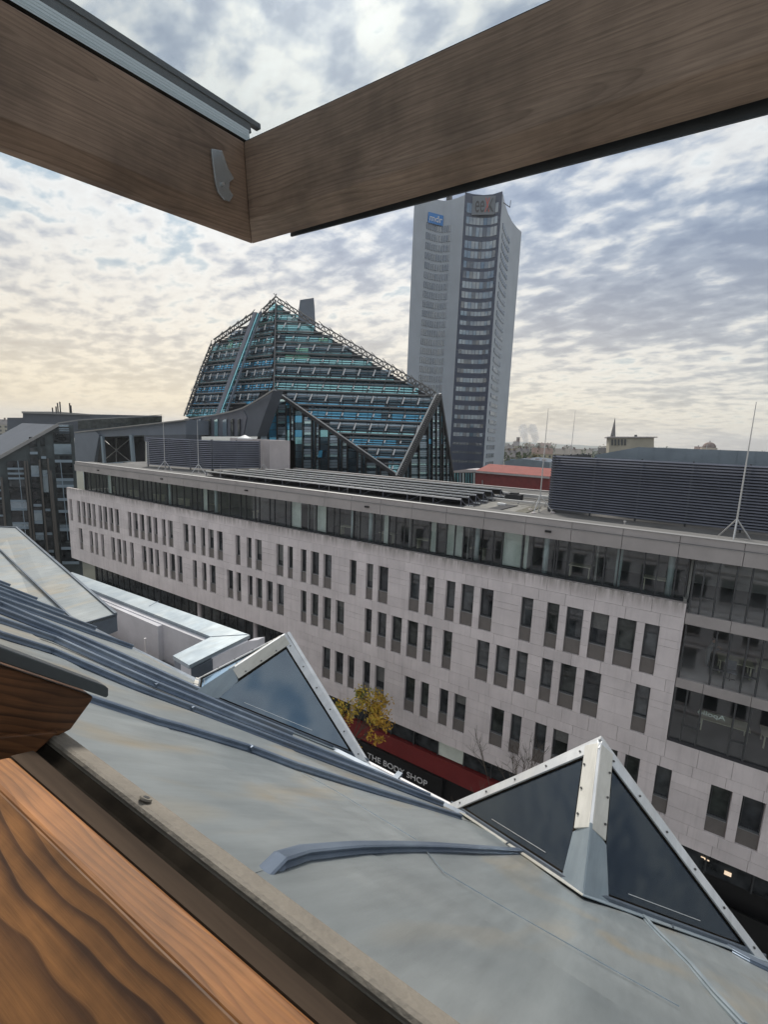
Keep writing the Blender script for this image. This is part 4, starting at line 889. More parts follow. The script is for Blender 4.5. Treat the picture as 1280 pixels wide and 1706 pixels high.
tag(tg.build('edge_ribs', ma['lattice'], ch), kind='stuff')
MB().bar(hw(733.5, 656, W2, .3), hw(757, 805, W2, .3), .35).build('edge_beam', ma['latticedk'], ch)
P = hw(536, 772, W1, .5); MB().slab([hw(x, y, W1, .7) for x, y in ((532, 751), (538, 750), (536.5, 762), (530, 762))], W1[1], .1).build('open_window', ma['church_glass'][1], ch)
# shaft behind the crest
d1 = planeP(510, 530, 118, 50)
slab_px(MB(), [(500, 500), (523, 496.5), (526, 560), (492, 560)], d1, 8).build('lift_shaft', ma['midclad'], ch)

# ============================================================ THE TALL TOWER
tw = thing('office_tower', (-85, 205, GZ), 'very tall grey tower with concave sides and a dark glazed front behind the church', 'tower')
HT = 105.0
def tp(px, py=None, dist=None):
    d = ray(px, py); u_ = d[:2]/np.hypot(d[0], d[1]); k_ = dist if dist else HT*np.hypot(d[0], d[1])/d[2]; return u_*k_
A_ = tp(690.2, 345, 214)
B_ = tp(772.5, 324); ch_ = B_-A_; nn_ = np.array([-ch_[1], ch_[0]])/np.linalg.norm(ch_)
Lc = [A_+ch_*f+nn_*k_ for f, k_ in ((0, 0), (.12, 1.7), (.25, 3.3), (.4, 4.9), (.55, 6.0), (.68, 6.2), (.8, 4.9), (.9, 2.8), (1, 0))]
Dc = [tp(775.2, 322.9), tp(790, 326), tp(806, 327.3), tp(822, 326), tp(837.7, 321)]
Rc = [tp(838.5, 321.5), tp(842, 338), tp(847, 354), tp(854, 368), tp(862, 378), tp(869.5, 385)]
back = [Rc[-1]+np.array([-9., 8]), A_+np.array([-8., 40])]
foot = Lc+Dc+Rc+back
def prism(mb, pts2, z0, z1, mi=0):
    k = len(pts2); a = [(p[0], p[1], z0) for p in pts2]; b = [(p[0], p[1], z1) for p in pts2]
    return mb.add(a+b, [tuple(range(k, 2*k))]+[(i, (i+1) % k, (i+1) % k+k, i+k) for i in range(k)], mi)
prism(MB(), foot, GZ, HT-.5).build('shaft', ma['towerstone'], tw)
def along(poly, f):
    ln = [0]
    for a, b in zip(poly, poly[1:]): ln.append(ln[-1]+np.linalg.norm(b-a))
    f *= ln[-1]
    for i in range(len(poly)-1):
        if f <= ln[i+1]+1e-9: return poly[i]+(poly[i+1]-poly[i])*((f-ln[i])/(ln[i+1]-ln[i]))
    return poly[-1]
def outw(poly, f, k):
    a, b = along(poly, max(0, f-.01)), along(poly, min(1, f+.01)); d = (b-a)/np.linalg.norm(b-a); n_ = np.array([d[1], -d[0]])
    p = along(poly, f); c_ = poly[-1]-poly[0]; nc = np.array([c_[1], -c_[0]]); nc = nc if np.dot(nc, p) < 0 else -nc; n_ = n_ if np.dot(n_, nc) > 0 else -n_; return p+n_*k
def quad(mb, poly, f0, f1, z0, z1, k, th=.15):
    a, b = outw(poly, f0, k), outw(poly, f1, k); a2, b2 = outw(poly, f0, k-th), outw(poly, f1, k-th)
    mb.hexa([(*a, z0), (*b, z0), (*b2, z0), (*a2, z0), (*a, z1), (*b, z1), (*b2, z1), (*a2, z1)])
m_ = MB(); nseg = 8
for i in range(nseg): quad(m_, Dc, i/nseg, (i+1)/nseg, GZ, HT+.3, .35, .4)
m_.build('dark_cladding', ma['towerdark'], tw)
P0 = along(Dc, .5); dist_c = np.hypot(*P0)
rowsT = [(165, 52), (232, 38), (290, 50), (362, 40), (415, 38), (470, 36), (525, 38), (580, 36), (635, 34), (690, 34), (735, 24), (787, 24), (838, 24), (890, 24), (943, 23), (995, 23), (1046, 23), (1096, 24), (1145, 24), (1195, 23), (1245, 22), (1295, 22), (1342, 21), (1390, 20), (1440, 14), (1487, 12), (1535, 14)]
for j, (zy, zh) in enumerate(rowsT):
    xc = 660+(475-j*5)/3.28; zs_ = []
    for yy in (zy+zh/2, zy-zh/2):
        d = ray(xc, 300+yy/3.28); zs_.append(d[2]/np.hypot(d[0], d[1])*dist_c)
    n = 9
    for i in range(n):
        f0 = .06+.88*i/n; f1 = .06+.88*(i+.88)/n
        q = MB(); quad(q, Dc, f0, f1, zs_[0], zs_[1], .5, .12)
        key = random.choice([0, 0, 1, 1, 2]) if j < 24 else 2
        q.build('pane', ma['towerglass'][key], tw)
# slotted windows on the pale sides (recess frames proud of the stone)
def side_rows(poly, f0, f1, n, zs_list, name):
    wn = MB(); fr = MB()
    for z, h in zs_list:
        for i in range(n):
            a = f0+(f1-f0)*i/n; b = a+(f1-f0)/n*.55
            quad(wn, poly, a, b, z, z+h, .32, .5)
            quad(fr, poly, b, b+(f1-f0)/n*.12, z-.1, z+h+.15, .42, .5)
    tag(wn.build('side_windows', ma['towerwin'], tw), kind='stuff'); tag(fr.build('window_reveals', ma['towerstone'], tw), kind='stuff')
zr = [HT-13.5-i*4.05 for i in range(29)]
side_rows(Lc, .30, .80, 11, [(z, 2.6) for z in zr], 'l'); side_rows(Rc, .14, .62, 7, [(z+2, 1.9) for z in zr], 'r')
lp = lambda f, z, k=.6: (*outw(Dc, f, k), z)
q = MB(); quad(q, Dc, .20, .84, HT-8.2, HT-.8, .75, .2); q.build('sign_board', ma['signgrey'], tw)
ca, cb = Vector((*outw(Dc, .20, .75), HT-7.2)), Vector((*outw(Dc, .84, .75), HT-7.2)); rt = (cb-ca).normalized(); nf = Vector((rt.y, -rt.x, 0))*.12; cl = (cb-ca).length
a = ca+rt*cl*.13+nf
text_obj('lettering', 'ee', 6, a, rt, (0, 0, 1), ma['signdark'], tw, width=cl*.40, depth=.05, height=4.6)
b = ca+rt*cl*.56+nf; text_obj('lettering', 'X', 6, b, rt, (0, 0, 1), ma['signred'], tw, width=cl*.20, depth=.05, height=5.6)
x2 = MB(); c0 = ca+rt*cl*.66+nf*1.3; x2.bar(c0+Vector((0, 0, .3)), c0+rt*2.2+Vector((0, 0, 5.4)), .7, .2); x2.bar(c0+rt*.9+Vector((0, 0, 2.8)), c0+rt*2.5+Vector((0, 0, .1)), .7, .2); x2.build('lettering', ma['signdark'], tw)
zt_ = []
for (x_, y_) in ((712, 362), (738, 351), (738, 368), (712, 383)):
    zt_.append((x_, y_))
fa = .27; fb = .47
f_l = np.linspace(0, 1, 60); fpx = [pj((*along(Lc, f), 90.))[0] for f in f_l]
fa = float(np.interp(711.5, fpx, f_l)); fb = float(np.interp(737.5, fpx, f_l))
def z_for(px, py, P): d = ray(px, py); return d[2]/np.hypot(d[0], d[1])*np.hypot(*P)
za0, za1 = z_for(711, 383, along(Lc, fa)), z_for(711, 365, along(Lc, fa)); zb0, zb1 = z_for(738, 367, along(Lc, fb)), z_for(738, 350, along(Lc, fb))
q = MB(); quad(q, Lc, fa, fb, (za0+zb0)/2, (za1+zb1)/2, .6, .3); q.build('sign_board', ma['signblue'], tw)
a, b = Vector((*outw(Lc, fa, .6), (za0+zb0)/2+.9)), Vector((*outw(Lc, fb, .6), (za0+zb0)/2+.9)); rv = (b-a).normalized(); nf = Vector((rv.y, -rv.x, 0))*.15; a += rv*.6+nf; b += nf-rv*.6; text_obj('lettering', 'mdr', 4, a, (b-a), (0, 0, 1), ma['white'], tw, width=(b-a).length, depth=.05, height=2.6)
ant = MB(); e = Rc[0]; ant.bar((e[0]+.5, e[1], HT-4), (e[0]+3.5, e[1], HT-6.5), .3).bar((e[0]+3.5, e[1], HT-6.5), (e[0]+3.6, e[1], HT-3.8), .2); ant.build('roof_crane', ma['latticedk'], tw)
ant = MB(); e = Lc[4]; ant.box(e[0]+1, e[0]+3, e[1]+6, e[1]+8, HT-2, HT+3.5); ant.build('vent_stack', ma['latticedk'], tw)

# ============================================================ BEHIND: RED HALL, LOW ROOFS, CITY TO THE HORIZON
rh = thing('red_hall', (-28, 95, GZ), 'dark red flat-sided building with a lighter red sloping roof behind the office roof', 'building')
plr = planeP(850, 790, 96, 88)
q0 = unp([(793, 786), (916, 796), (916, 840), (792, 830)], plr); MB().slab(q0, np.array([0, 1., 0]), 14).build('wall', ma['redwall'], rh)
e = unp([(793, 786), (916, 796)], plr, .25)
r2 = [e[0], e[1], np.array([e[1][0]+1.5, e[1][1]+5, e[1][2]+1.3]), np.array([e[0][0]+.8, e[0][1]+5.5, e[0][2]+1.3])]
MB().slab(r2, (0, 0, 1), .25).build('roof', ma['redroof'], rh)
MB().bar(e[0], e[1], .35).build('roof_edge', ma['concrete'], rh)
MB().bar(unp([(804, 800)], plr, .2)[0], unp([(804, 812)], plr, .2)[0], .15).build('vent_pipe', ma['rodmetal'], rh)
cp = thing('glazed_pavilion', (-38, 110, GZ), 'small dark glazed pavilion with a pale flat roof at the foot of the tower', 'building')
plp = planeP(775, 795, 112, 88)
slab_px(MB(), [(756, 786), (796, 789), (796, 820), (756, 816)], plp, 8).build('wall', ma['slat_back'], cp)
slab_px(MB(), [(754, 784.5), (776, 782), (797, 783), (797, 787), (754, 787.5)], plp, 8, .4).build('roof', ma['concrete'], cp)
for i, xx in enumerate((757, 762, 766, 771, 776, 780, 785, 789)):
    slab_px(MB(), [(xx, 788), (xx+2, 788), (xx+2, 812), (xx, 812)], plp, .2, .3).build('fin', random.choice((ma['column'], ma['church_glass'][0], ma['steelblue'])), cp)
wl = thing('flat_roofed_hall', (-22, 150, GZ), 'pale grey low hall with roof plant between the tower and the slatted screen', 'building')
plq = planeP(880, 770, 150, 88)
slab_px(MB(), [(841, 768), (868, 764), (916, 770), (916, 800), (841, 800)], plq, 25).build('wall', ma['metalroof'], wl)
for xx, w, h in ((864, 4, 4), (876, 7, 5), (892, 5, 4), (903, 6, 3), (850, 6, 3)): slab_px(MB(), [(xx, 768-h), (xx+w, 768-h), (xx+w, 771), (xx, 771)], plq, 2, -3).build('roof_plant', random.choice((ma['steelblue'], ma['concrete'], ma['frame'])), wl)
wallcols = [mat('city_wall_%d' % i, c, .9, nscale=.15, namt=.15) for i, c in enumerate(((.42,.36,.28), (.46,.42,.34), (.33,.31,.29), (.50,.44,.30), (.38,.37,.36)))]
roofcols = [mat('city_roof_%d' % i, c, .9) for i, c in enumerate(((.17,.11,.09), (.13,.12,.12), (.20,.18,.16)))]
citywin = mat('city_window', (.05,.055,.06), .4)
def block(az0, az1, dist, ztop, label, wc, rc, roof='pitch', depth=14, wins=True, rows=4, name='city_block', group=None, below=0):
    a = R_(az0); b = R_(az1); A = np.array([math.sin(a), math.cos(a)])*dist; B = np.array([math.sin(b), math.cos(b)])*dist
    t = thing(name, (A[0], A[1], GZ), label, 'building', group)
    d = (B-A)/np.linalg.norm(B-A); n_ = np.array([-d[1], d[0]]); n_ = n_ if np.dot(n_, A) > 0 else -n_; L_ = np.linalg.norm(B-A)
    C3 = B+n_*depth; D3 = A+n_*depth
    prism(MB(), [A, B, C3, D3], GZ, ztop).build('wall', wc, t)
    if roof == 'pitch':
        rz = ztop+depth*.33; m1 = (A+D3)/2; m2 = (B+C3)/2; e_ = .4
        MB().add([(*(A-n_*e_), ztop), (*(B-n_*e_), ztop), (*(C3+n_*e_), ztop), (*(D3+n_*e_), ztop), (*m1, rz), (*m2, rz)], [(0, 1, 5, 4), (2, 3, 4, 5), (0, 4, 3), (1, 2, 5), (3, 2, 1, 0)]).build('roof', rc, t)
        for f in (.3, .75): p = m1+(m2-m1)*f; MB().box(p[0]-.5, p[0]+.5, p[1]-.5, p[1]+.5, rz-1, rz+1.4).build('chimney', roofcols[0], t)
    else: prism(MB(), [A-n_*.3-d*.3, B-n_*.3+d*.3, C3+n_*.3+d*.3, D3+n_*.3-d*.3], ztop, ztop+.5).build('roof', rc, t)
    if wins:
        w_ = MB(); n = max(2, int(L_/3.4))
        for r in range(rows):
            z = ztop-2.6-r*3.3
            for i in range(n):
                p = A+d*(L_*(i+.3)/n)-n_*.06; q = A+d*(L_*(i+.7)/n)-n_*.06; p2 = p+n_*.1; q2 = q+n_*.1
                w_.hexa([(*p, z), (*q, z), (*q2, z), (*p2, z), (*p, z+1.7), (*q, z+1.7), (*q2, z+1.7), (*p2, z+1.7)])
        tag(w_.build('windows', citywin, t), kind='stuff')
    return t
block(-18.0, -16.6, 330, -10, 'grey-roofed city block just right of the tower foot', wallcols[2], roofcols[1])
block(-16.7, -15.2, 345, -8.5, 'beige city block with dark roof second right of the tower foot', wallcols[0], roofcols[1])
block(-15.0, -12.6, 380, -8.0, 'long ochre apartment block with many windows left of the slatted screen', wallcols[3], roofcols[0], rows=5)
block(-12.4, -9.6, 410, -8.2, 'cream apartment block rising above the top left corner of the slatted screen', wallcols[1], roofcols[2], rows=5)
G_ = 'distant city blocks along the horizon'
rg = random.Random(5)
for i in range(34):
    az0 = -19+i*.95+rg.uniform(-.3, .3); w = rg.uniform(.7, 1.5); dist = rg.uniform(560, 1500)
    block(az0, az0+w, dist, rg.uniform(-12, -3), 'pale distant city block far off below the horizon', rg.choice(wallcols), rg.choice(roofcols), roof=rg.choice(('pitch', 'flat')), depth=22, wins=dist < 800, group=G_)
for i, (az0, w, dist, zt) in enumerate(((-79, 3, 420, -3), (-75, 4, 520, -1), (-84, 4, 380, -4))):
    block(az0, az0+w, dist, zt, 'pale distant city block far off below the horizon', wallcols[i], roofcols[1], group=G_)
# long flat buildings behind the dark stone one
fb = thing('university_block', (-135, 60, GZ), 'long flat-roofed grey block with rooftop plant behind the sloping grey roof', 'building')
plf = planeP(150, 700, 140, 22)
slab_px(MB(), [(12, 696), (38, 696), (38, 688), (140, 690), (270, 693), (270, 730), (12, 730)], plf, 12).build('wall', ma['darkclad'], fb)
slab_px(MB(), [(36, 685.5), (95, 686), (150, 690), (150, 692), (36, 688.5)], plf, 12, .6).build('roof', ma['trimbright'], fb)
slab_px(MB(), [(96, 704), (130, 699), (270, 691), (270, 692), (130, 701), (96, 706)], plf, .5, 4).build('roof_edge', ma['trimbright'], fb)
slab_px(MB(), [(130, 700), (269, 694), (269, 706), (130, 716)], plf, .4, 4).build('window_band', ma['winglass'][2], fb)
m_ = MB()
for xx, h in ((94, 6), (97, 9), (101, 10), (117, 9), (119, 7), (88, 5)): P0 = unp([(xx, 689)], plf, .5)[0]; m_.bar(P0, P0+np.array([0, 0, h*.28]), .22)
tag(m_.build('antennas', ma['latticedk'], fb), kind='stuff')
# cream building with big openings right of the spire
cb = thing('cream_slab_building', (-20, 250, GZ), 'cream building with tall bays and a thin flat roof right of the spire', 'building')
plc2 = planeP(1050, 740, 210, 80)
slab_px(MB(), [(1016, 729.5), (1090, 729.5), (1090, 790), (1013, 790)], plc2, 20).build('wall', wallcols[1], cb)
slab_px(MB(), [(1012, 727.5), (1096, 727.5), (1096, 729.2), (1012, 729.2)], plc2, 22, .8).build('roof', ma['concrete'], cb)
for i in range(5): slab_px(MB(), [(1019+i*5.4, 732), (1022+i*5.4, 732), (1022+i*5.4, 742), (1019+i*5.4, 742)], plc2, .4, .3).build('window', citywin, cb)
slab_px(MB(), [(1058, 724.5), (1062, 724.5), (1062, 728), (1058, 728)], plc2, 2, -3).build('roof_plant', ma['frame'], cb)
# spire
sp = thing('church_spire', (-100, 800, GZ), 'slender dark pointed church spire on the horizon right of the tower', 'church')
d = ray(1019.5, 745); u2 = d[:2]/np.hypot(d[0], d[1])*620; sk2 = mat('spire_stone', (.12,.11,.11), .9)
zt = ray(1021, 696)[2]/np.hypot(*ray(1021, 696)[:2])*620; zb = zt-42
MB().tube([(u2[0], u2[1], GZ), (u2[0], u2[1], zb+12)], 4.8, 4).build('tower', sk2, sp)
MB().tube([(u2[0], u2[1], zb+11.5), (u2[0], u2[1], zb+16), (u2[0], u2[1], zt)], [4.6, 3.3, .12], 8).build('spire', sk2, sp)
mb = MB()
for k in range(4): a = math.pi/4+k*math.pi/2; mb.tube([(u2[0]+4*math.cos(a), u2[1]+4*math.sin(a), zb+10), (u2[0]+4*math.cos(a), u2[1]+4*math.sin(a), zb+20)], [.9, .05], 5)
mb.build('pinnacles', sk2, sp); MB().box(u2[0]-14, u2[0]-3, u2[1]-6, u2[1]+6, GZ, zb+6).build('nave', sk2, sp)
# domed building
dm = thing('domed_hall', (30, 900, GZ), 'distant pale round building with a reddish dome right of the cream building', 'building')
d = ray(1182, 745); u2 = d[:2]/np.hypot(d[0], d[1])*700; kpx = 700/ F_PX*1.05
MB().tube([(u2[0], u2[1], GZ), (u2[0], u2[1], -1)], 17*kpx*.75, 20).build('drum', wallcols[1], dm)
MB().tube([(u2[0], u2[1], -1), (u2[0], u2[1], 2.5)], 9*kpx, 20).build('drum', wallcols[0], dm)
pts = []; rr = []
for i in range(7): a = math.pi/2*i/6; pts.append((u2[0], u2[1], 2.5+7*kpx*1.0*math.sin(a))); rr.append(max(.1, 7.5*kpx*math.cos(a)))
MB().tube(pts, rr, 20).build('dome', roofcols[0], dm, smooth=True)
MB().tube([(u2[0], u2[1], 2.5+6.5*kpx), (u2[0], u2[1], 2.5+9*kpx)], [.8*kpx, .3*kpx], 8).build('lantern', wallcols[2], dm)
# chimney, steam
cm = thing('factory_chimney', (-160, 700, GZ), 'short red factory chimney on the horizon right of the tower', 'chimney')
d = ray(863, 740); u2 = d[:2]/np.hypot(d[0], d[1])*900; MB().tube([(u2[0], u2[1], GZ), (u2[0], u2[1], 9)], [4, 3], 10).build('stack', roofcols[0], cm); MB().tube([(u2[0], u2[1], 9), (u2[0], u2[1], 10)], 3.4, 10).build('rim', roofcols[1], cm)
stm = bpy.data.materials.new('steam'); stm.use_nodes = True; t = stm.node_tree; t.nodes.clear()
o_ = N(t, 'ShaderNodeOutputMaterial'); pv_ = N(t, 'ShaderNodeVolumePrincipled'); pv_.inputs['Density'].default_value = .05; pv_.inputs['Color'].default_value = (.95, .96, 1, 1); t.links.new(pv_.outputs[0], o_.inputs['Volume'])
d = ray(886, 742); u3 = d[:2]/np.hypot(d[0], d[1])*1500; bm = bmesh.new(); rg = random.Random(3)
for base in (-14, 12):
    x_, z_ = base, -14
    for i in range(12):
        r = 5+i*.9; mt = Matrix.Translation((u3[0]+x_, u3[1]+rg.uniform(-4, 4), z_)) @ Matrix.Diagonal((r, r, r*1.1, 1)); bmesh.ops.create_icosphere(bm, subdivisions=2, radius=1, matrix=mt); x_ += rg.uniform(-4.5, 2.0); z_ += 5.2
me = bpy.data.meshes.new('steam_plume'); bm.to_mesh(me); bm.free(); me.materials.append(stm); o = bpy.data.objects.new('steam_plume', me); COL.objects.link(o)
tag(o, 'white steam plumes rising on the horizon right of the tower', 'steam', kind='stuff')
# woods and tree masses in the city
def leafball(mb_v, mb_f, c, r, n, s, rg, mi=None):
    for _ in range(n):
        u = rg.gauss(0, 1), rg.gauss(0, 1), rg.gauss(0, 1); l = math.sqrt(sum(q*q for q in u)); k = r*rg.random()**.45
        p = [c[i]+u[i]/l*k*(1 if i < 2 else .8) for i in range(3)]; a = Vector((rg.gauss(0, 1), rg.gauss(0, 1), rg.gauss(0, 1))).normalized(); b = a.orthogonal().normalized(); sz = s*rg.uniform(.6, 1.3)
        o_ = len(mb_v); P = Vector(p); mb_v += [P-a*sz, P+b*sz*.6, P+a*sz, P-b*sz*.6]; mb_f.append((o_, o_+1, o_+2, o_+3))
wood_m = [mat('far_foliage_green', (.07,.09,.035), .9, nscale=.1, namt=.5), mat('far_foliage_autumn', (.17,.13,.04), .9, nscale=.1, namt=.4)]
V_ = [[], []]; F_ = [[], []]; rg = random.Random(9)
for i in range(95):
    az = R_(rg.uniform(-19, 12)); ds = rg.choice((300, 430, 650, 950, 1500))*rg.uniform(.85, 1.2); k = int(rg.random() < .3)
    leafball(V_[k], F_[k], (math.sin(az)*ds, math.cos(az)*ds, rg.uniform(-20, -12)+ds*.004), rg.uniform(5, 9)+ds*.004, 60, .9+ds*.0012, rg)
for i in range(50):
    az = R_(rg.uniform(-90, -64)); ds = rg.uniform(350, 900); leafball(V_[0], F_[0], (math.sin(az)*ds, math.cos(az)*ds, rg.uniform(-14, -8)), 9, 60, 1.6, rg)
for k in (0, 1):
    me = bpy.data.meshes.new('distant_trees'); me.from_pydata([tuple(v) for v in V_[k]], [], F_[k]); me.materials.append(wood_m[k]); o = bpy.data.objects.new('distant_trees', me); COL.objects.link(o)
    tag(o, ('dark green tree masses', 'yellowish autumn tree masses')[k]+' among the distant city blocks', 'trees', kind='stuff')
hill = MB(); pts = []
for i in range(80):
    az = R_(-100+i*1.5); h = 2+5*math.sin(i*.7)+3*math.sin(i*1.9+1); pts.append((math.sin(az)*4600, math.cos(az)*4600, h))
for a, b in zip(pts, pts[1:]): hill.poly([(a[0]*.8, a[1]*.8, GZ), (b[0]*.8, b[1]*.8, GZ), b, a])
tag(hill.build('hills', wood_m[0]), kind='structure')

# ============================================================ OUR SIDE OF THE STREET: lower house front (mirrored in the glass opposite)
hf = thing('house_front', (-10, 2.85, GZ), 'pale street front below the zinc roof, its windows under small hoods', 'house front')
MB().box(-60, 12, 2.45, 2.85, GZ, -3.0).build('wall', ma['render'], hf)
for fl in range(6):
    z = -6.6-fl*3.6
    for X in np.arange(-30, 11, 2.2):
        f = MB().box(X-.55, X+.55, 2.84, 2.90, z-.1, z+2.0); f = f.build('window', ma['frame'], hf)
        MB().box(X-.48, X-.03, 2.90, 2.92, z, z+1.9).box(X+.03, X+.48, 2.90, 2.92, z, z+1.9).build('pane', ma['winglass'][0], f)
        MB().box(X-.7, X+.7, 2.85, 3.05, z+2.1, z+2.25).box(X-.65, X+.65, 2.85, 2.98, z-.22, z-.1).build('hood', ma['concrete'], f)
    MB().box(-60, 12, 2.85, 2.97, z-1.0, z-.85).build('cornice', ma['concrete'], hf)
MB().box(-60, 12, 2.6, 3.0, -3.35, -3.05).build('cornice', ma['concrete'], hf)

# ============================================================ STREET TREES
def tree(x, y, h, crown, rad, label, leaves, seed, sprays=1.0):
    rg = random.Random(seed); t = thing('street_tree', (x, y, GZ), label, 'tree')
    br = MB(); tips = []
    def grow(p, d, l, r, dep):
        q = p+d*l; br.tube([p, (p+q)/2+Vector((rg.uniform(-1, 1), rg.uniform(-1, 1), 0))*l*.04, q], [r, r*.85, r*.65], 6, cap=False)
        if dep == 0: tips.append((p, q)); return
        for _ in range(3 if dep > 1 else 4):
            nd = (d+Vector((rg.gauss(0, .5), rg.gauss(0, .5), rg.uniform(-.05, .45)))).normalized(); grow(q, nd, l*rg.uniform(.55, .78), r*.55, dep-1)
    trk = MB().tube([(x, y, GZ), (x+.05, y, GZ+h*.3), (x, y+.05, GZ+h*.42)], [.18, .14, .11], 10); trk.build('trunk', ma['bark'], t, smooth=True)
    for k in range(4): grow(Vector((x, y, GZ+h*.40)), Vector((rg.gauss(0, .45), rg.gauss(0, .45), 1)).normalized(), h*.20, .07, 4)
    tag(br.build('branches', ma['bark'], t), kind='stuff')
    if leaves:
        for k, m_ in enumerate(ma['leaf']):
            V2, F2 = [], []
            for (p, q) in tips:
                u = (q.x-x)*.35-(q.z-GZ-h*.75)*.12+rg.gauss(0, .35)
                kk = 2 if u < -.25 else (1 if u > .45 else 0)
                if kk != k: continue
                for _ in range(int(16*sprays)):
                    c = p.lerp(q, rg.random())+Vector((rg.gauss(0, .14), rg.gauss(0, .14), rg.gauss(0, .12))); a = Vector((rg.gauss(0, 1), rg.gauss(0, 1), -.8)).normalized(); b = a.orthogonal().normalized(); s_ = rg.uniform(.05, .11)
                    o_ = len(V2); V2 += [c-a*s_*1.6, c+b*s_*.6, c+a*s_*1.6, c-b*s_*.6]; F2.append((o_, o_+1, o_+2, o_+3))
            if V2:
                me = bpy.data.meshes.new('leaves'); me.from_pydata([tuple(v) for v in V2], [], F2); me.materials.append(m_); o = bpy.data.objects.new('leaves', me); COL.objects.link(o); o.parent = t; o.matrix_parent_inverse = Matrix.Translation(t.location).inverted(); o['kind'] = 'stuff'
tree(-17.1, 21.5, 13.4, 0, 0, 'slim autumn street tree with yellow and green leaves in front of the shop sign', True, 11, .48)
tree(-4.9, 22.0, 13.0, 0, 0, 'bare leafless street tree with fine twigs behind the right glazed dormer', False, 23)

# ============================================================ ZINC ROOF IN THE FOREGROUND
TH = R_(38); QR = 0.30
RN = np.array([0, math.sin(TH), math.cos(TH)]); RD = np.array([0, math.cos(TH), -math.sin(TH)])   # normal, downslope
RO = -QR*RN
def rp(x, y, k=0.0): d = ray(x, y); return d*(np.dot(RO, RN)/np.dot(d, RN))+RN*k
def rv(P): return float(np.dot(np.array(P)-RO, RD))
def ruv(u, v, k=0.0): return np.array([u, 0, 0])+RO+RD*v+RN*k
def seam_pts(px, k=0.0): return [rp(x, y, k) for x, y in px]
EAVE = 3.0
zr_ = thing('zinc_roof', (0, 0, -.3), 'pale grey standing seam zinc roof in the foreground, stained ochre in patches', 'roof')
seams = {
 'A': [(60,1150),(148,1170),(260,1206),(300,1216),(417,1251),(490,1278),(632,1323),(767,1364)],
 'A2': [(-60,1040),(0,1062),(85,1088),(148,1115),(223,1147),(320,1184),(480,1246),(650,1309),(737,1343)],
 'A3': [(-60,1018),(0,1038),(89,1068),(179,1109),(260,1145),(360,1186),(485,1236),(620,1290),(715,1331)],
 'A4': [(-60,1000),(0,1022),(100,1061),(200,1106),(300,1150),(400,1193),(486,1228)],
 'A5': [(-60,990),(0,1011),(100,1053),(200,1096),(300,1141),(372,1174)],
 'B': [(430.5,1456),(462,1440),(505,1427),(594,1417),(690,1414),(760,1416),(873,1421)],
 'C': [(1057,1510),(1085,1543),(1150,1610),(1195,1662),(1245,1716)],
 'D': [(1221,1586),(1250,1602),(1300,1625)]}
# zinc sheets: strips between the seam lines, split at the cross joints, slightly dished
def u_at(pts, v):
    P = [(rv(p), p[0]) for p in pts]; P.sort()
    if v <= P[0][0]: a, b = P[0], P[min(2, len(P)-1)]
    elif v >= P[-1][0]: a, b = P[-3 if len(P) > 2 else 0], P[-1]
    else:
        for a, b in zip(P, P[1:]):
            if a[0] <= v <= b[0]: break
    return a[1]+(b[1]-a[1])*(v-a[0])/(b[0]-a[0]+1e-9)
ub = [lambda v: -12.0+.0*v, lambda v: -9.6, lambda v: -7.3, lambda v: -5.0+.1*v] + [None]*0
SP = {k: seam_pts(v) for k, v in seams.items()}
SP['B'][0] = SP['B'][0]-RN*.026
lines = [lambda v: -12., lambda v: -9.0, lambda v: -6.4, lambda v: -4.3+.08*v, lambda v: u_at(SP['A4'], v) if v > .9 else u_at(SP['A4'], .9)-.5*(.9-v),
         lambda v: u_at(SP['A2'], max(v, .55))-.2*max(0, .55-v), lambda v: u_at(SP['A'], max(v, .8)), lambda v: u_at(SP['B'], max(v, .8)), lambda v: u_at(SP['C'], max(1.1, v)), lambda v: 1.15+.0*v, lambda v: 2.0, lambda v: 3.2]
joints = [[-.2, EAVE+.12]]*4+[[-.2, 1.45, EAVE+.12], [-.2, 1.36, 2.2, EAVE+.12], [-.2, 1.30, EAVE+.12], [-.2, 1.32, EAVE+.12], [-.2, 1.34, EAVE+.12], [-.2, EAVE+.12], [-.2, EAVE+.12]]
for i in range(len(lines)-1):
    js = joints[min(i, len(joints)-1)]
    for j, (v0, v1) in enumerate(zip(js, js[1:])):
        nu, nv = 7, 14; mb = MB(); V_2 = []; F_2 = []
        ph = random.uniform(0, 6)
        for b in range(nv+1):
            v = v0+(v1-v0)*b/nv-(.02 if b == 0 and j else 0)
            ua, ub_ = lines[i](v), lines[i+1](v)
            for a in range(nu+1):
                f = a/nu; bulge = .006*math.sin(f*math.pi)*math.sin(v*2.3+ph)+.003*math.sin(f*9+v*5+ph)
                V_2.append(ruv(ua+(ub_-ua)*f, v, bulge-(.004 if j else 0)*(1-(b/nv))))
        for b in range(nv):
            for a in range(nu): q = b*(nu+1)+a; F_2.append((q, q+1, q+nu+2, q+nu+1))
        mb.add(V_2, F_2); mb.build('zinc_sheet', ma['zinc'], zr_, smooth=True)
MB().slab([ruv(-12, -.3, -.02), ruv(3.2, -.3, -.02), ruv(3.2, EAVE+.1, -.02), ruv(-12, EAVE+.1, -.02)], -RN, .05).build('roof_boarding', ma['zincdark'], zr_)
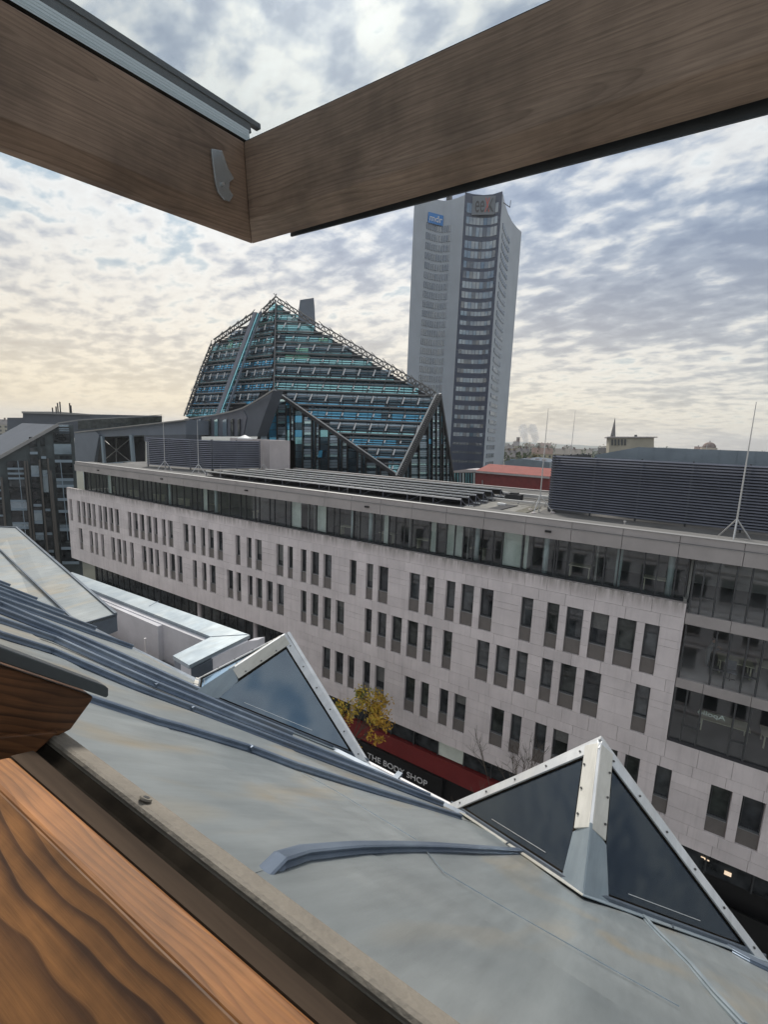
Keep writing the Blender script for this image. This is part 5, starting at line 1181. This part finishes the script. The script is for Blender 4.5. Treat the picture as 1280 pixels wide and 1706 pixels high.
# a raised line on the sheet over the cross joint
for pts in ([(503,1287),(560,1318),(694,1399),(740,1453)], [(740,1453),(830,1506),(921,1558),(1030,1620),(1132,1677)]):
    MB().sweep([rp(x, y, .001) for x, y in pts], [(-.0015, -.001), (.0015, -.001), (.001, .0015), (-.001, .0015)], RN).build('lap_joint', ma['zinccap'], zr_)
def seam(name, pts, h=.024, w=.020, rag=0.0, m_='zincseam'):
    P = [Vector(p) for p in pts]; out = []
    for a, b in zip(P, P[1:]):
        n = max(1, int((b-a).length/.12))
        for i in range(n): out.append(a.lerp(b, i/n)+Vector((random.uniform(-1, 1)*rag, 0, 0)))
    out.append(P[-1])
    prof = [(-w*.5, -.004), (-w*.62, h*.15), (-w*.40, h*.45), (-w*.55, h*.9), (-w*.3, h*1.05), (w*.35, h*1.02), (w*.5, h*.85), (w*.32, h*.4), (w*.6, h*.1), (w*.5, -.004)]
    MB().sweep(out, prof, RN).build('standing_seam', ma[m_], zr_, smooth=False)
for k, sz in (('A', (.022, .022)), ('A2', (.026, .024)), ('A3', (.030, .026)), ('A4', (.034, .028)), ('A5', (.036, .03)), ('B', (.017, .030)), ('D', (.012, .010))): seam(k, SP[k], *sz, rag=.0015)
seam('C', SP['C'], .012, .016, rag=.003, m_='zinccap')
for u0 in (-4.3, -5.0, -5.7, -6.4, -7.2, -8.1, -9.0, -10.2): seam('f', [ruv(u0, .2), ruv(u0+.1, EAVE)], .04, .03)
for k, idx in (('A', 4), ('A2', 5), ('A3', 4)):   # folded clips where seam lengths meet
    p = SP[k][idx]; MB().hexa([p+np.array(o) for o in ((-.014, -.006, 0), (.014, -.006, 0), (.014, .006, 0), (-.014, .006, 0), (-.013, -.006, .025), (.013, -.006, .025), (.013, .006, .025), (-.013, .006, .025))]).build('seam_clip', ma['zincseam'], zr_)
# eave board and gutter
MB().bar(ruv(-12, EAVE+.1, -.03), ruv(3.2, EAVE+.1, -.03), .05, .08).build('eave_board', ma['zincdark'], zr_)
gt = thing('gutter', ruv(-1.2, EAVE+.1), 'pale round gutter pipe along the eave between the two glazed dormers', 'gutter')
ga, gb = onY(606, 1268, 2.52), onY(757, 1346, 2.52)
MB().tube([ga+(ga-gb)*.3, ga, gb, gb+(gb-ga)*.1], .020, 12).build('pipe', ma['gutter'], gt, smooth=True)
MB().tube([ga+np.array([0, .03, -.035]), gb+np.array([0, .03, -.035])], .014, 8).build('pipe', ma['gutter'], gt, smooth=True)
gm = ga+(gb-ga)*.40; MB().box(gm[0]-.02, gm[0]+.02, gm[1]-.035, gm[1]+.04, gm[2]-.04, gm[2]+.028).build('bracket', ma['zincdark'], gt)

# glazed triangular dormers
def dormer(dx, label, own=None):
    o = np.array([dx, 0, 0]); Lp, Rp, F = rp(750, 1342)+o, rp(1277, 1602)+o, rp(972, 1492)+o
    A = onY(1000, 1235, Lp[1])+o
    if own: A = onY(*own[0], Lp[1]); Rp = rp(*own[1]); F = rp(*own[2]); Lp = Rp+np.array([-1.9, 0, 0])
    t = thing('glazed_dormer', (Lp+Rp)/2, label, 'dormer', 'triangular glazed dormers at the eave')
    def inset(a, b, c, wa, wb, wc):    # inset triangle: wa off edge bc, wb off ca, wc off ab
        a, b, c = map(np.array, (a, b, c)); n_ = np.cross(b-a, c-a); n_ /= np.linalg.norm(n_)
        def off(p, q, w): e = (q-p)/np.linalg.norm(q-p); return p+np.cross(n_, e)*w, e
        def X(l1, l2):
            (p, e), (q, g_) = l1, l2; Mx = np.array([e, -g_]).T; s_, *_r = np.linalg.lstsq(Mx, q-p, rcond=None); return p+e*s_[0]
        lab_, lbc, lca = off(a, b, wc), off(b, c, wa), off(c, a, wb)
        return X(lab_, lca), X(lab_, lbc), X(lbc, lca), n_
    ctr = (Lp+Rp+F)/3
    for (p, q, r, wd) in ((Lp, A, F, (.085, .03, .055)), (A, Rp, F, (.03, .085, .055))):
        i1, i2, i3, n_ = inset(p, q, r, wd[0], wd[1], wd[2])
        if np.dot(n_, ctr-p) > 0: nn = -n_
        else: nn = n_
        MB().slab([i1, i2, i3], -nn, .012).build('glass', ma['dglass2' if own else 'dglass'], t)
        # dark rebate bars round the pane
        fr = MB()
        for a_, b_ in ((i1, i2), (i2, i3), (i3, i1)): fr.bar(a_-nn*.004, b_-nn*.004, .010, .016, up=nn)
        fr.build('glazing_bead', ma['gasket'], t)
        # bright drip line on the lower part of the pane
        lo = (i1, i3) if q is A else (i2, i3)
        up_ = (A-(lo[0]+lo[1])/2); up_ /= np.linalg.norm(up_)
        la = lo[0]+(lo[1]-lo[0])*.30+up_*.035; lb = lo[0]+(lo[1]-lo[0])*.80+up_*.035
        MB().bar(la+nn*.002, lb+nn*.002, .0022, .002, up=nn).build('drip_line', ma['alu'], t)
        # body under the rebate down to the roof
        e_ = (Rp if q is not A else Lp); base = [e_, F, F-RN*.04, e_-RN*.04]
        MB().slab([e_+RN*.0, F+RN*.0, F+RN*.022, e_+RN*.022], np.array([0, .01, 0]), 1).build('upstand', ma['zincdark'], t)
    # gable trims, with a face towards the street
    def strip_(a_, b_, inward, nn, w, th=.010, m_='trim', nm='gable_trim', k0=0, k1=0):
        d_ = (b_-a_)/np.linalg.norm(b_-a_); inw = inward-d_*np.dot(inward, d_); inw /= np.linalg.norm(inw)
        a_ = a_-d_*k0-(inw*.004 if nm == 'ridge_cap' else 0); b_ = b_+d_*k1-(inw*.004 if nm == 'ridge_cap' else 0)
        return MB().slab([a_+nn*.004, b_+nn*.004, b_+inw*w*1.0+nn*.004, a_+inw*w+nn*.004], nn, th).build(nm, ma[m_], t, bevel=.0015)
    nL = np.cross(A-Lp, F-Lp); nL /= np.linalg.norm(nL); nL = nL if np.dot(nL, -A) > 0 or nL[2] > 0 else -nL
    if nL[2] < 0: nL = -nL
    nR = np.cross(A-Rp, F-Rp); nR /= np.linalg.norm(nR)
    if nR[2] < 0: nR = -nR
    strip_(Lp, A, F-A, nL, .052, k0=.02); strip_(A, Rp, F-A, nR, .052, k1=.02)
    MB().slab([Lp+np.array([0, .006, -.02]), A+np.array([0, .006, .012]), Rp+np.array([0, .006, -.02]), Rp+np.array([.03, .006, -.10]), Lp+np.array([-.03, .006, -.10])], (0, 1, 0), .03).build('gable', ma['trim'], t)
    # ridge cap: two faces meeting on the ridge line
    F2 = A+(F-A)*.63
    strip_(A+(F-A)*.03, F2, Lp-A, nL, .078, .012, 'ridge', 'ridge_cap'); strip_(A+(F-A)*.03, F2, Rp-A, nR, .078, .012, 'ridge', 'ridge_cap')
    MB().bar(A+(F-A)*.02+(nL+nR)*.0065, F2+(nL+nR)*.0065, .012, .012, up=nL+nR).build('ridge_edge', ma['trim'], t)
    # foot cover
    d_ = (F-A)/np.linalg.norm(F-A); c0 = A+(F-A)*.60
    def side(nn, tow):
        inw = tow-d_*np.dot(tow, d_); inw /= np.linalg.norm(inw)
        return c0+nn*.020, inw
    pL, iL = side(nL, Lp-A); pR, iR = side(nR, Rp-A); rid0 = c0+(nL+nR)*.012; rid1 = F+RN*.03
    gl = F+(Lp-F)/np.linalg.norm(Lp-F)*.125+RN*.004; gr_ = F+(Rp-F)/np.linalg.norm(Rp-F)*.135+RN*.004; ft = F-RD*.02+RN*.004
    def flat(P, b, c):
        n_ = np.cross(b-rid0, c-rid0); n_ /= np.linalg.norm(n_); return P-n_*np.dot(P-rid0, n_)
    MB().slab([rid0, flat(c0+iL*.088+nL*.02+d_*.03, ft, gl), gl, ft], nL, .003).build('foot_cover', ma['zinccap'], t)
    MB().slab([rid0, flat(c0+iR*.088+nR*.02+d_*.03, ft, gr_), gr_, ft], nR, .003).build('foot_cover', ma['zinccap'], t)
    # flashing on the roof along the lower edges
    for e_ in (Lp, Rp):
        dd_ = (F-e_)/np.linalg.norm(F-e_); MB().slab([e_+RN*.008, F+RN*.008, F-RD*.045+RN*.004, e_-RD*.045+RN*.004], RN, .003).build('flashing', ma['ridge'] if e_ is Lp else ma['zinccap'], t)
        p = e_+(F-e_)*.55; MB().bar(p+RN*.012, p-RD*.05+RN*.008, .006, .005).build('flashing_joint', ma['zincdark'], t)
    # screws
    def screws(a_, b_, inward, nn, off, n, k=.0165):
        d_ = (b_-a_)/np.linalg.norm(b_-a_); inw = inward-d_*np.dot(inward, d_); inw /= np.linalg.norm(inw)
        for i in range(n):
            p = a_+(b_-a_)*((i+.5)/n)+inw*off+nn*k; MB().tube([p-nn*.002, p+nn*.003], .0052, 8).build('screw', ma['screw'], t)
    screws(Lp, A, F-A, nL, .026, 5); screws(A, Rp, F-A, nR, .026, 6)
    screws(A+(F-A)*.1, F2, Lp-A, nL, .060, 3, .019); screws(A+(F-A)*.1, F2, Rp-A, nR, .060, 3, .019)
    # dark well inside
    MB().slab([Lp-RN*.01, Rp-RN*.01, F-RN*.01], -RN, .004).build('well', ma['slat_back'], t)
    return t
dormer(0, 'white framed triangular glazed dormer nearest the window, two dark panes and a white ridge')
dormer(-2.185, 'farther white framed triangular dormer whose pane reflects the blue-grey sky', own=((477, 1057), (612, 1271), (326, 1156)))

# ---------------- hood roof and terrace at the left
hd_ = thing('mansard_hood', (-4.6, 2, -1.6), 'pale zinc covered hood with a dark end face jutting out at the left edge', 'roof hood')
h0 = onZ(27, 879, -1.95); h1 = onZ(193, 1023, -2.15); hl = onZ(-90, 874, -1.95); hb_ = onZ(110, 1047, -2.15); hb0 = onZ(-90, 1010, -2.0)
MB().slab([hl, h0, h1, hb_, hb0], np.array([0, 0, -1.]), .03).build('zinc_sheet', ma['zinc'], hd_)
ed = MB(); ed.bar(hl, h0, .03, .03).bar(h0, h1, .03, .035).bar(h1, hb_, .015); ed.build('edge_trim', ma['zincdark'], hd_)
hn = np.array([0, 0, 1.])
def hp(x, y): return onZ(x, y, -2.07)
for a, b in (((-10, 907), (130, 1040)), ((-10, 974), (120, 1043))): MB().bar(onZ(*a, -1.98)+hn*.008, onZ(*b, -2.14)+hn*.008, .018, .02, up=hn).build('standing_seam', ma['zincdark'], hd_)
dz_ = np.array([0, 0, -1.])
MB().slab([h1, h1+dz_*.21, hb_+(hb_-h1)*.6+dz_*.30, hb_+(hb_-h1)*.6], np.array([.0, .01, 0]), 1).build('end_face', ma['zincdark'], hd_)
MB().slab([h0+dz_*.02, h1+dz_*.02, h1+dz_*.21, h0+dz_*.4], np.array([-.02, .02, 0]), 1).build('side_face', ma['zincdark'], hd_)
te = thing('roof_terrace', (-6, 3.4, -3.5), 'sunken grey walled roof terrace with pale metal capped parapets and slab floor', 'terrace')
ZT = onY(415, 1057, 4.0)[2]
def tz(x, y, dz=0): p = onZ(x, y, ZT); return np.array([p[0], p[1], ZT+dz])
capA = [(150, 978), (172, 966), (415, 1057), (350, 1061)]
c_o = [tz(130, 974), tz(160, 966), tz(415, 1057), tz(352, 1060), tz(153, 983)]
MB().slab([tz(120, 953), tz(415, 1057), tz(352, 1060.5), tz(100, 961)], (0, 0, -1), .05).build('parapet_cap', ma['zinccap'], te)
MB().slab([tz(416.5, 1057.5), tz(315, 1108), tz(288, 1092), tz(351, 1061)], (0, 0, -1), .05).build('parapet_cap', ma['zinccap'], te)
MB().bar(tz(352, 1060.4, .002), tz(412, 1057, .002), .006, .006).bar(tz(265, 1001, .002), tz(248, 1010, .002), .006, .006).build('cap_seam', ma['zincseam'], te)
def down(P, dz): return np.array([P[0], P[1], P[2]-dz])
i0, i1_ = tz(100, 966), tz(350, 1066)
MB().slab([down(i0, .05), down(i1_, .05), down(i1_, 1.35), down(i0, 1.35)], (0, 1, 0), .12).build('wall', ma['render'], te)
e0, e1_, e2 = tz(413, 1062), tz(318, 1107), tz(290, 1092)
MB().slab([down(e0, .05), down(e1_, .05), down(e1_, 3.0), down(e0, 3.0)], (-1, 0, 0), .2).build('wall', ma['render'], te)
MB().slab([down(e1_, .05), down(e2, .05), down(e2, 1.0), down(e1_, 1.0)], (0, .3, 0), 1).build('wall_end', ma['zincdark'], te)
MB().slab([down(e0, .05), down(tz(430, 1060), .05), down(tz(430, 1060), 3), down(e0, 3)], (0, .12, 0), 1).build('wall', ma['render'], te)
MB().slab([down(tz(413, 1060), .05), down(tz(130, 957), .05), down(tz(130, 957), 4), down(tz(413, 1060), 4)], (0, -.05, 0), 1).build('wall', ma['render'], te)
fz = float(onY(250, 1086, i1_[1])[2])
fl = thing('floor', (0, 0, 0)); bpy.data.objects.remove(fl)
for i in range(10):
    for j in range(6):
        X = -10+i*.62; Y = 1.3+j*.45
        if Y+.44 < i1_[1] and X+.61 < e0[0]-.2: MB().box(X, X+.60, Y, Y+.43, fz-.04+random.uniform(-.01, .01), fz+random.uniform(-.008, .008)).build('slab', ma['slabs'], te)
MB().box(-10.2, e0[0], 1.2, i1_[1], fz-.1, fz-.035).build('terrace_floor', ma['felt_dark'], te)
sw = onY(243, 1022, i1_[1]-.25)
MB().box(-10.2, sw[0]-.0, i1_[1]-.09, i1_[1], fz, ZT-.06).build('side_wall', ma['render'], te)
MB().tube([(sw[0]+.04, i1_[1]-.30, fz), (sw[0]+.04, i1_[1]-.30, ZT-.15)], .015, 8).tube([(sw[0]+.04, i1_[1]-.30, fz+.2), (sw[0]+.18, i1_[1]-.32, fz+.24)], .012, 6).build('downpipe', ma['gutter'], te)
P = onY(300, 1118, 3.2); MB().tube([P-np.array([.28, 0, .08]), P+np.array([.05, 0, .03])], .022, 8).build('overflow_pipe', ma['gutter'], te)

# ============================================================ ROOF WINDOW: fixed frame (below left) and open sash (above)
QF = 0.20; FO = -QF*RN
def fp(x, y, q=QF): d = ray(x, y); return d*(-q/np.dot(d, RN))
fw = thing('roof_window_frame', fp(300, 1450), 'fixed pine roof window frame with dusty rubber seal at the lower left corner', 'window frame')
def along_line(p0, p1, k0, k1): p0 = np.array(p0); p1 = np.array(p1); return p0+(p1-p0)*k0, p0+(p1-p0)*k1
def ribbon(name, m_, upper, lower, q0, q1=None, thick=.03, dn=None, smooth=False, bevel=0, parent=None):
    """board whose visible face spans the two image lines (upper edge, lower edge) at frame depth q0/q1"""
    q1 = q1 if q1 is not None else q0
    (a, b), (c, d_) = upper, lower
    P = [fp(*a, q0), fp(*b, q0), fp(*d_, q1), fp(*c, q1)]
    n_ = -RN if dn is None else np.array(dn)
    return MB().slab(P, n_, thick).build(name, m_, parent or fw, bevel=bevel)
def ext(a, b, k0=0., k1=.6): a = np.array(a, float); b = np.array(b, float); return tuple(a-(b-a)*k0), tuple(b+(b-a)*k1)
e0_ = ext((101, 1214), (760, 1697)); e1_2 = ext((84, 1221), (683, 1697)); e2_ = ext((70, 1233), (640, 1722)); e3_ = ext((52, 1250), (560, 1706)); e4_ = ext((18, 1259), (534, 1706))
# cover strip with a rounded outer edge
a0, a1 = fp(*e0_[0]), fp(*e0_[1]); b0, b1 = fp(*e1_2[0]), fp(*e1_2[1])
d_ = (a1-a0)/np.linalg.norm(a1-a0)
w0 = b0-a0; w0 -= d_*np.dot(w0, d_); wd_ = np.linalg.norm(w0); wdir = w0/wd_; upn = np.cross(wdir, d_); upn = upn if np.dot(upn, RN) > 0 else -upn
c_l = a0+wdir*wd_*.5; c_r = a1+wdir*wd_*.5
def sweep2(name, prof, p, q, m_, smooth=True, parent=None, nseg=24):
    pts = [p+(q-p)*i/nseg for i in range(nseg+1)]; k = len(prof); vs_ = []; fs = []
    for P in pts:
        for (x, z) in prof: vs_.append(P+wdir*x+upn*z)
    for i in range(nseg):
        for j in range(k): fs.append((i*k+j, i*k+(j+1) % k, (i+1)*k+(j+1) % k, (i+1)*k+j))
    fs += [tuple(range(k))[::-1], tuple(range(nseg*k, (nseg+1)*k))]
    return MB().add(vs_, fs).build(name, m_, parent or fw, smooth=smooth)
r = wd_*.5
sweep2('cover_strip', [(-r, -.05), (-r, -.006), (-r*.88, -.001), (-r*.7, .001), (r*.7, -.002), (r*.93, -.005), (r, -.009), (r*.9, -.012), (r*.8, -.05)], c_l, c_r, ma['cover'], smooth=False)
sweep2('rubber_seal', [(r*.7, -.05), (r*.8, -.014), (r*1.1, -.013), (r*1.3, -.020), (r*1.6, -.022), (r*1.9, -.030), (r*1.9, -.05)], c_l, c_r, ma['gasket'])
q_e3a, q_e3b = fp(*e3_[0], .225), fp(*e3_[1], .225)
s_a, s_b = ext((56, 1250), (596, 1706)); ribbon('seal_strip', ma['gasket'], e1_2, (s_a, s_b), .218, .224, .02)
ribbon('inner_strip', ma['oldwood'], (s_a, s_b), e4_, .212, .208, .03)
# wooden inner face of the bottom rail: wide board turned down towards the room
P1, P2 = fp(*e4_[0], .206), fp(*e4_[1], .206)
P1b, P2b = fp(-30, 1262, .206), fp(8, 1262, .206)
dw = np.cross(P2-P1, RN); dw /= np.linalg.norm(dw); dw = dw if dw[1] < 0 else -dw
dv = dw*.10-RN*.12
brd = [P1-(P2-P1)*.0, P2, P2+dw*.10-RN*.10, P1+dw*.10-RN*.10]
ex_ = (P1-P2)/np.linalg.norm(P2-P1)*.3
ax_b = (P2-P1)/np.linalg.norm(P2-P1); ac_ = dw*.115-RN*.148; ac_ -= ax_b*np.dot(ac_, ax_b); ac_ /= np.linalg.norm(ac_); mid_ = P1+(P2-P1)*.15+ac_*.105
ma['framewood'] = plank('frame_pine_edge', ax_b, dw, (0.36,0.15,0.045), (0.19,0.072,0.024), float(np.dot(P1, dw))+.3, .02, .0075, .03)
ma['framewood2'] = plank('frame_pine_face', ax_b, ac_, (0.29,0.125,0.038), (0.045,0.018,0.008), float(np.dot(mid_, ac_)), .012-.13*float(np.dot(mid_, ax_b)), .013, .13, .42, .42)
MB().slab([P1+ex_*0, P2, P2+dw*.035-RN*.012, P1+dw*.035-RN*.012], -RN, .02).build('bottom_rail', ma['framewood'], fw, bevel=.004)
MB().slab([P1+dw*.035-RN*.012+ex_, P2+dw*.035-RN*.012, P2+dw*.15-RN*.16, P1+dw*.15-RN*.16+ex_], -RN, .02).build('bottom_rail_face', ma['framewood2'], fw, bevel=.003)
l0, l1 = fp(-10, 1636, .33), fp(60, 1730, .33)
MB().slab([l0, l1, l1+dw*.4-RN*.05, l0+dw*.4-RN*.05], -RN, .01).build('lining', ma['lining'], fw)
ps = fp(243, 1330, .198); sc_ = MB(); sc_.tube([ps-RN*.001, ps+RN*.0015], [.0085, .0078], 20); sc_.build('screw', ma['cover'], fw, smooth=False)
MB().tube([ps+RN*.0014, ps+RN*.0022], [.0048, .0042], 6).build('screw_head', ma['screw'], fw)
# left jamb block
UJ = -.75
def jx(x, y, u=UJ): return onX(x, y, u)
ma['jambwood'] = plank('jamb_pine', (0, .82, -.57), (0, .57, .82), (0.19,0.080,0.033), (0.04,0.018,0.009), -.10, .02, .009, .08)
jb = [jx(-30, 1098), jx(156, 1160), jx(153, 1168), jx(118, 1216), jx(20, 1262), jx(-40, 1290)]
MB().slab(jb, (-1, 0, 0), .05).build('side_rail', ma['jambwood'], fw, bevel=.003)
MB().slab([jx(-40, 1225), jx(92, 1214), jx(52, 1250), jx(16, 1262), jx(-40, 1300)], (1, 0, 0), .012).build('side_rail_edge', ma['jambwood'], fw, bevel=.002)
cp_ = [jx(-40, 1062, UJ+.01), jx(176, 1142.5, UJ+.01), jx(181, 1147, UJ+.01), jx(181, 1159, UJ+.01), jx(177, 1162.5, UJ+.01), jx(150, 1153, UJ+.01), jx(-40, 1089, UJ+.01)]
MB().slab(cp_, (-1, 0, 0), .03).build('capping', ma['capmetal'], fw, bevel=.0015)

sash = thing('window_sash', jx(420, 380), 'open pine window sash seen from below, its glazed corner against the sky', 'window sash')
US = -.75
c_bot = onX(415, 367, US); c_top = onX(405, 236, US)
l_bot = onX(-60, 172, US); l_top = onX(-60, -24, US)
ax = c_bot-onX(0, 195, US); ax /= np.linalg.norm(ax)         # direction of the side rail (outwards)
nz_ = np.array([0, -ax[2], ax[1]]); nz_ = nz_ if nz_[2] > 0 else -nz_
hgt = float(np.dot(c_top-c_bot, nz_)); 
back_ = c_bot-ax*1.2
# side rail: inner face + rounded lower face
TW = .050
def rail_profile(o0, o1, inw, up_, h, w, name, m_, cut=.016, s0=None, s1=None):
    k = [(0, 0), (0, h), (-w, h), (-w, -cut*1.0), (-w+.004, -cut*1.35), (-w*.62, -cut*1.25), (-.006, -cut*.3)]
    vs_ = []; n = len(k)
    for P, sh in ((o0, s0), (o1, s1)):
        for a, b in k: vs_.append(np.array(P)+inw*a+up_*b+(sh*(-a) if sh is not None else 0))
    return MB().add(vs_, [tuple(range(n))[::-1], tuple(range(n, 2*n))]+[(i, (i+1) % n, (i+1) % n+n, i+n) for i in range(n)]).build(name, m_, sash, bevel=.0015)
X_ = np.array([1., 0, 0])
tz_ = float(np.dot(c_bot, nz_)); tx_ = float(np.dot(c_bot, ax))
ma['sashwood'] = plank('sash_pine_side', ax, nz_, (0.35,0.235,0.17), (0.24,0.155,0.11), tz_+.10, .03-.06*tx_, .0055, .06)
ma['railwood'] = plank('sash_pine_rail', (1, 0, 0), nz_, (0.35,0.25,0.19), (0.25,0.172,0.13), tz_+.02, .02, .0060, .05)
rail_profile(back_, c_bot+ax*.0, X_, nz_, hgt, TW, 'side_rail', ma['sashwood'], s1=ax)
# bottom rail runs along X; its inner face looks back at the room
dr = np.array([1., 0, 0]); cz = c_bot
pA = onP(771, 323, c_bot, nz_)
vs_ = []
rail_profile(c_bot+X_*.0006, c_bot+X_*2.2, -ax, nz_, hgt, TW, 'bottom_rail', ma['railwood'], s0=-X_)
# glazing channel above the side rail: gasket, ribbed spacer, second gasket, cover
def chan(name, m_, z0, z1, x0, x1, end=.0): 
    P = c_bot+nz_*z0; a = [back_+nz_*z0+X_*x0, c_bot+ax*end+nz_*z0+X_*x0, c_bot+ax*end+nz_*z1+X_*x1, back_+nz_*z1+X_*x1]
    return MB().slab(a, np.array([-1., 0, 0]), .008).build(name, m_, sash)
chan('glass_gasket', ma['gasket'], hgt+.001, hgt+.007, -.001, -.003, .01)
for i in range(5): chan('spacer_rib', ma['spacer'], hgt+.0072+i*.0042, hgt+.0110+i*.0042, -.005, -.005, .02)
chan('outer_gasket', ma['capmetal'], hgt+.029, hgt+.046, -.010, -.012, .03)
MB().bar(back_+nz_*(hgt+.050)-X_*.016, c_bot+ax*.055+nz_*(hgt+.050)-X_*.016, .012, .009).build('cover_edge', ma['capmetal'], sash)
MB().bar(c_bot+ax*.022+nz_*(hgt+.004)-X_*.05, c_bot+ax*.022+nz_*(hgt+.004)+X_*2.2, .02, .008).build('top_gasket', ma['gasket'], sash)
# outer metal cover below the bottom rail
m0 = onP(484, 394, c_bot-nz_*.032+ax*.0, nz_); 
oc0, oc1 = np.array([m0[0], c_bot[1]+ax[1]*(TW+.004), c_bot[2]]), None
P0 = c_bot+ax*(TW+.006); xm = x_at(484, P0[1], P0[2]-.03)
MB().slab([np.array([xm, P0[1], P0[2]-.024]), np.array([2.1, P0[1], P0[2]-.060]), np.array([2.1, P0[1], P0[2]+hgt]), np.array([xm, P0[1], P0[2]+hgt])], ax, .004).build('outer_cover', ma['capmetal'], sash)
gl_a = back_+nz_*(hgt+.012); gl_b = c_bot+ax*.02+nz_*(hgt+.012)
MB().slab([gl_a-X_*.004, gl_b-X_*.004, gl_b+X_*2.1, gl_a+X_*2.1], nz_, .004).build('glass', ma['pane'], sash)
# clear plastic hook on the inner face
hk = [(350, 249), (368, 252), (378, 281), (388, 299), (381, 305), (380, 316), (387, 327), (381, 337), (372, 334), (362, 322), (357, 304), (353, 275)]
hko = tag(MB().slab([onX(x, y, US+.002) for x, y in hk], (1, 0, 0), .004).build('plastic_hook', ma['plastic'], None, bevel=.001), 'small clear plastic hook screwed to the side rail of the open sash', 'hook')
hs = onX(371, 307, US+.008); MB().tube([hs-X_*.004, hs+X_*.002], .0028, 10).build('screw', ma['alu'], hko)

# ============================================================ AIR
hz = bpy.data.materials.new('haze'); hz.use_nodes = True; t = hz.node_tree; t.nodes.clear()
o_ = N(t, 'ShaderNodeOutputMaterial'); pv_ = N(t, 'ShaderNodeVolumePrincipled'); pv_.inputs['Density'].default_value = 2.2e-4; pv_.inputs['Color'].default_value = (.90, .94, 1, 1); pv_.inputs['Anisotropy'].default_value = .3
t.links.new(pv_.outputs[0], o_.inputs['Volume'])
tag(MB().box(-5000, 5000, -5000, 5000, GZ-1.5, 118).build('haze', hz), kind='stuff')
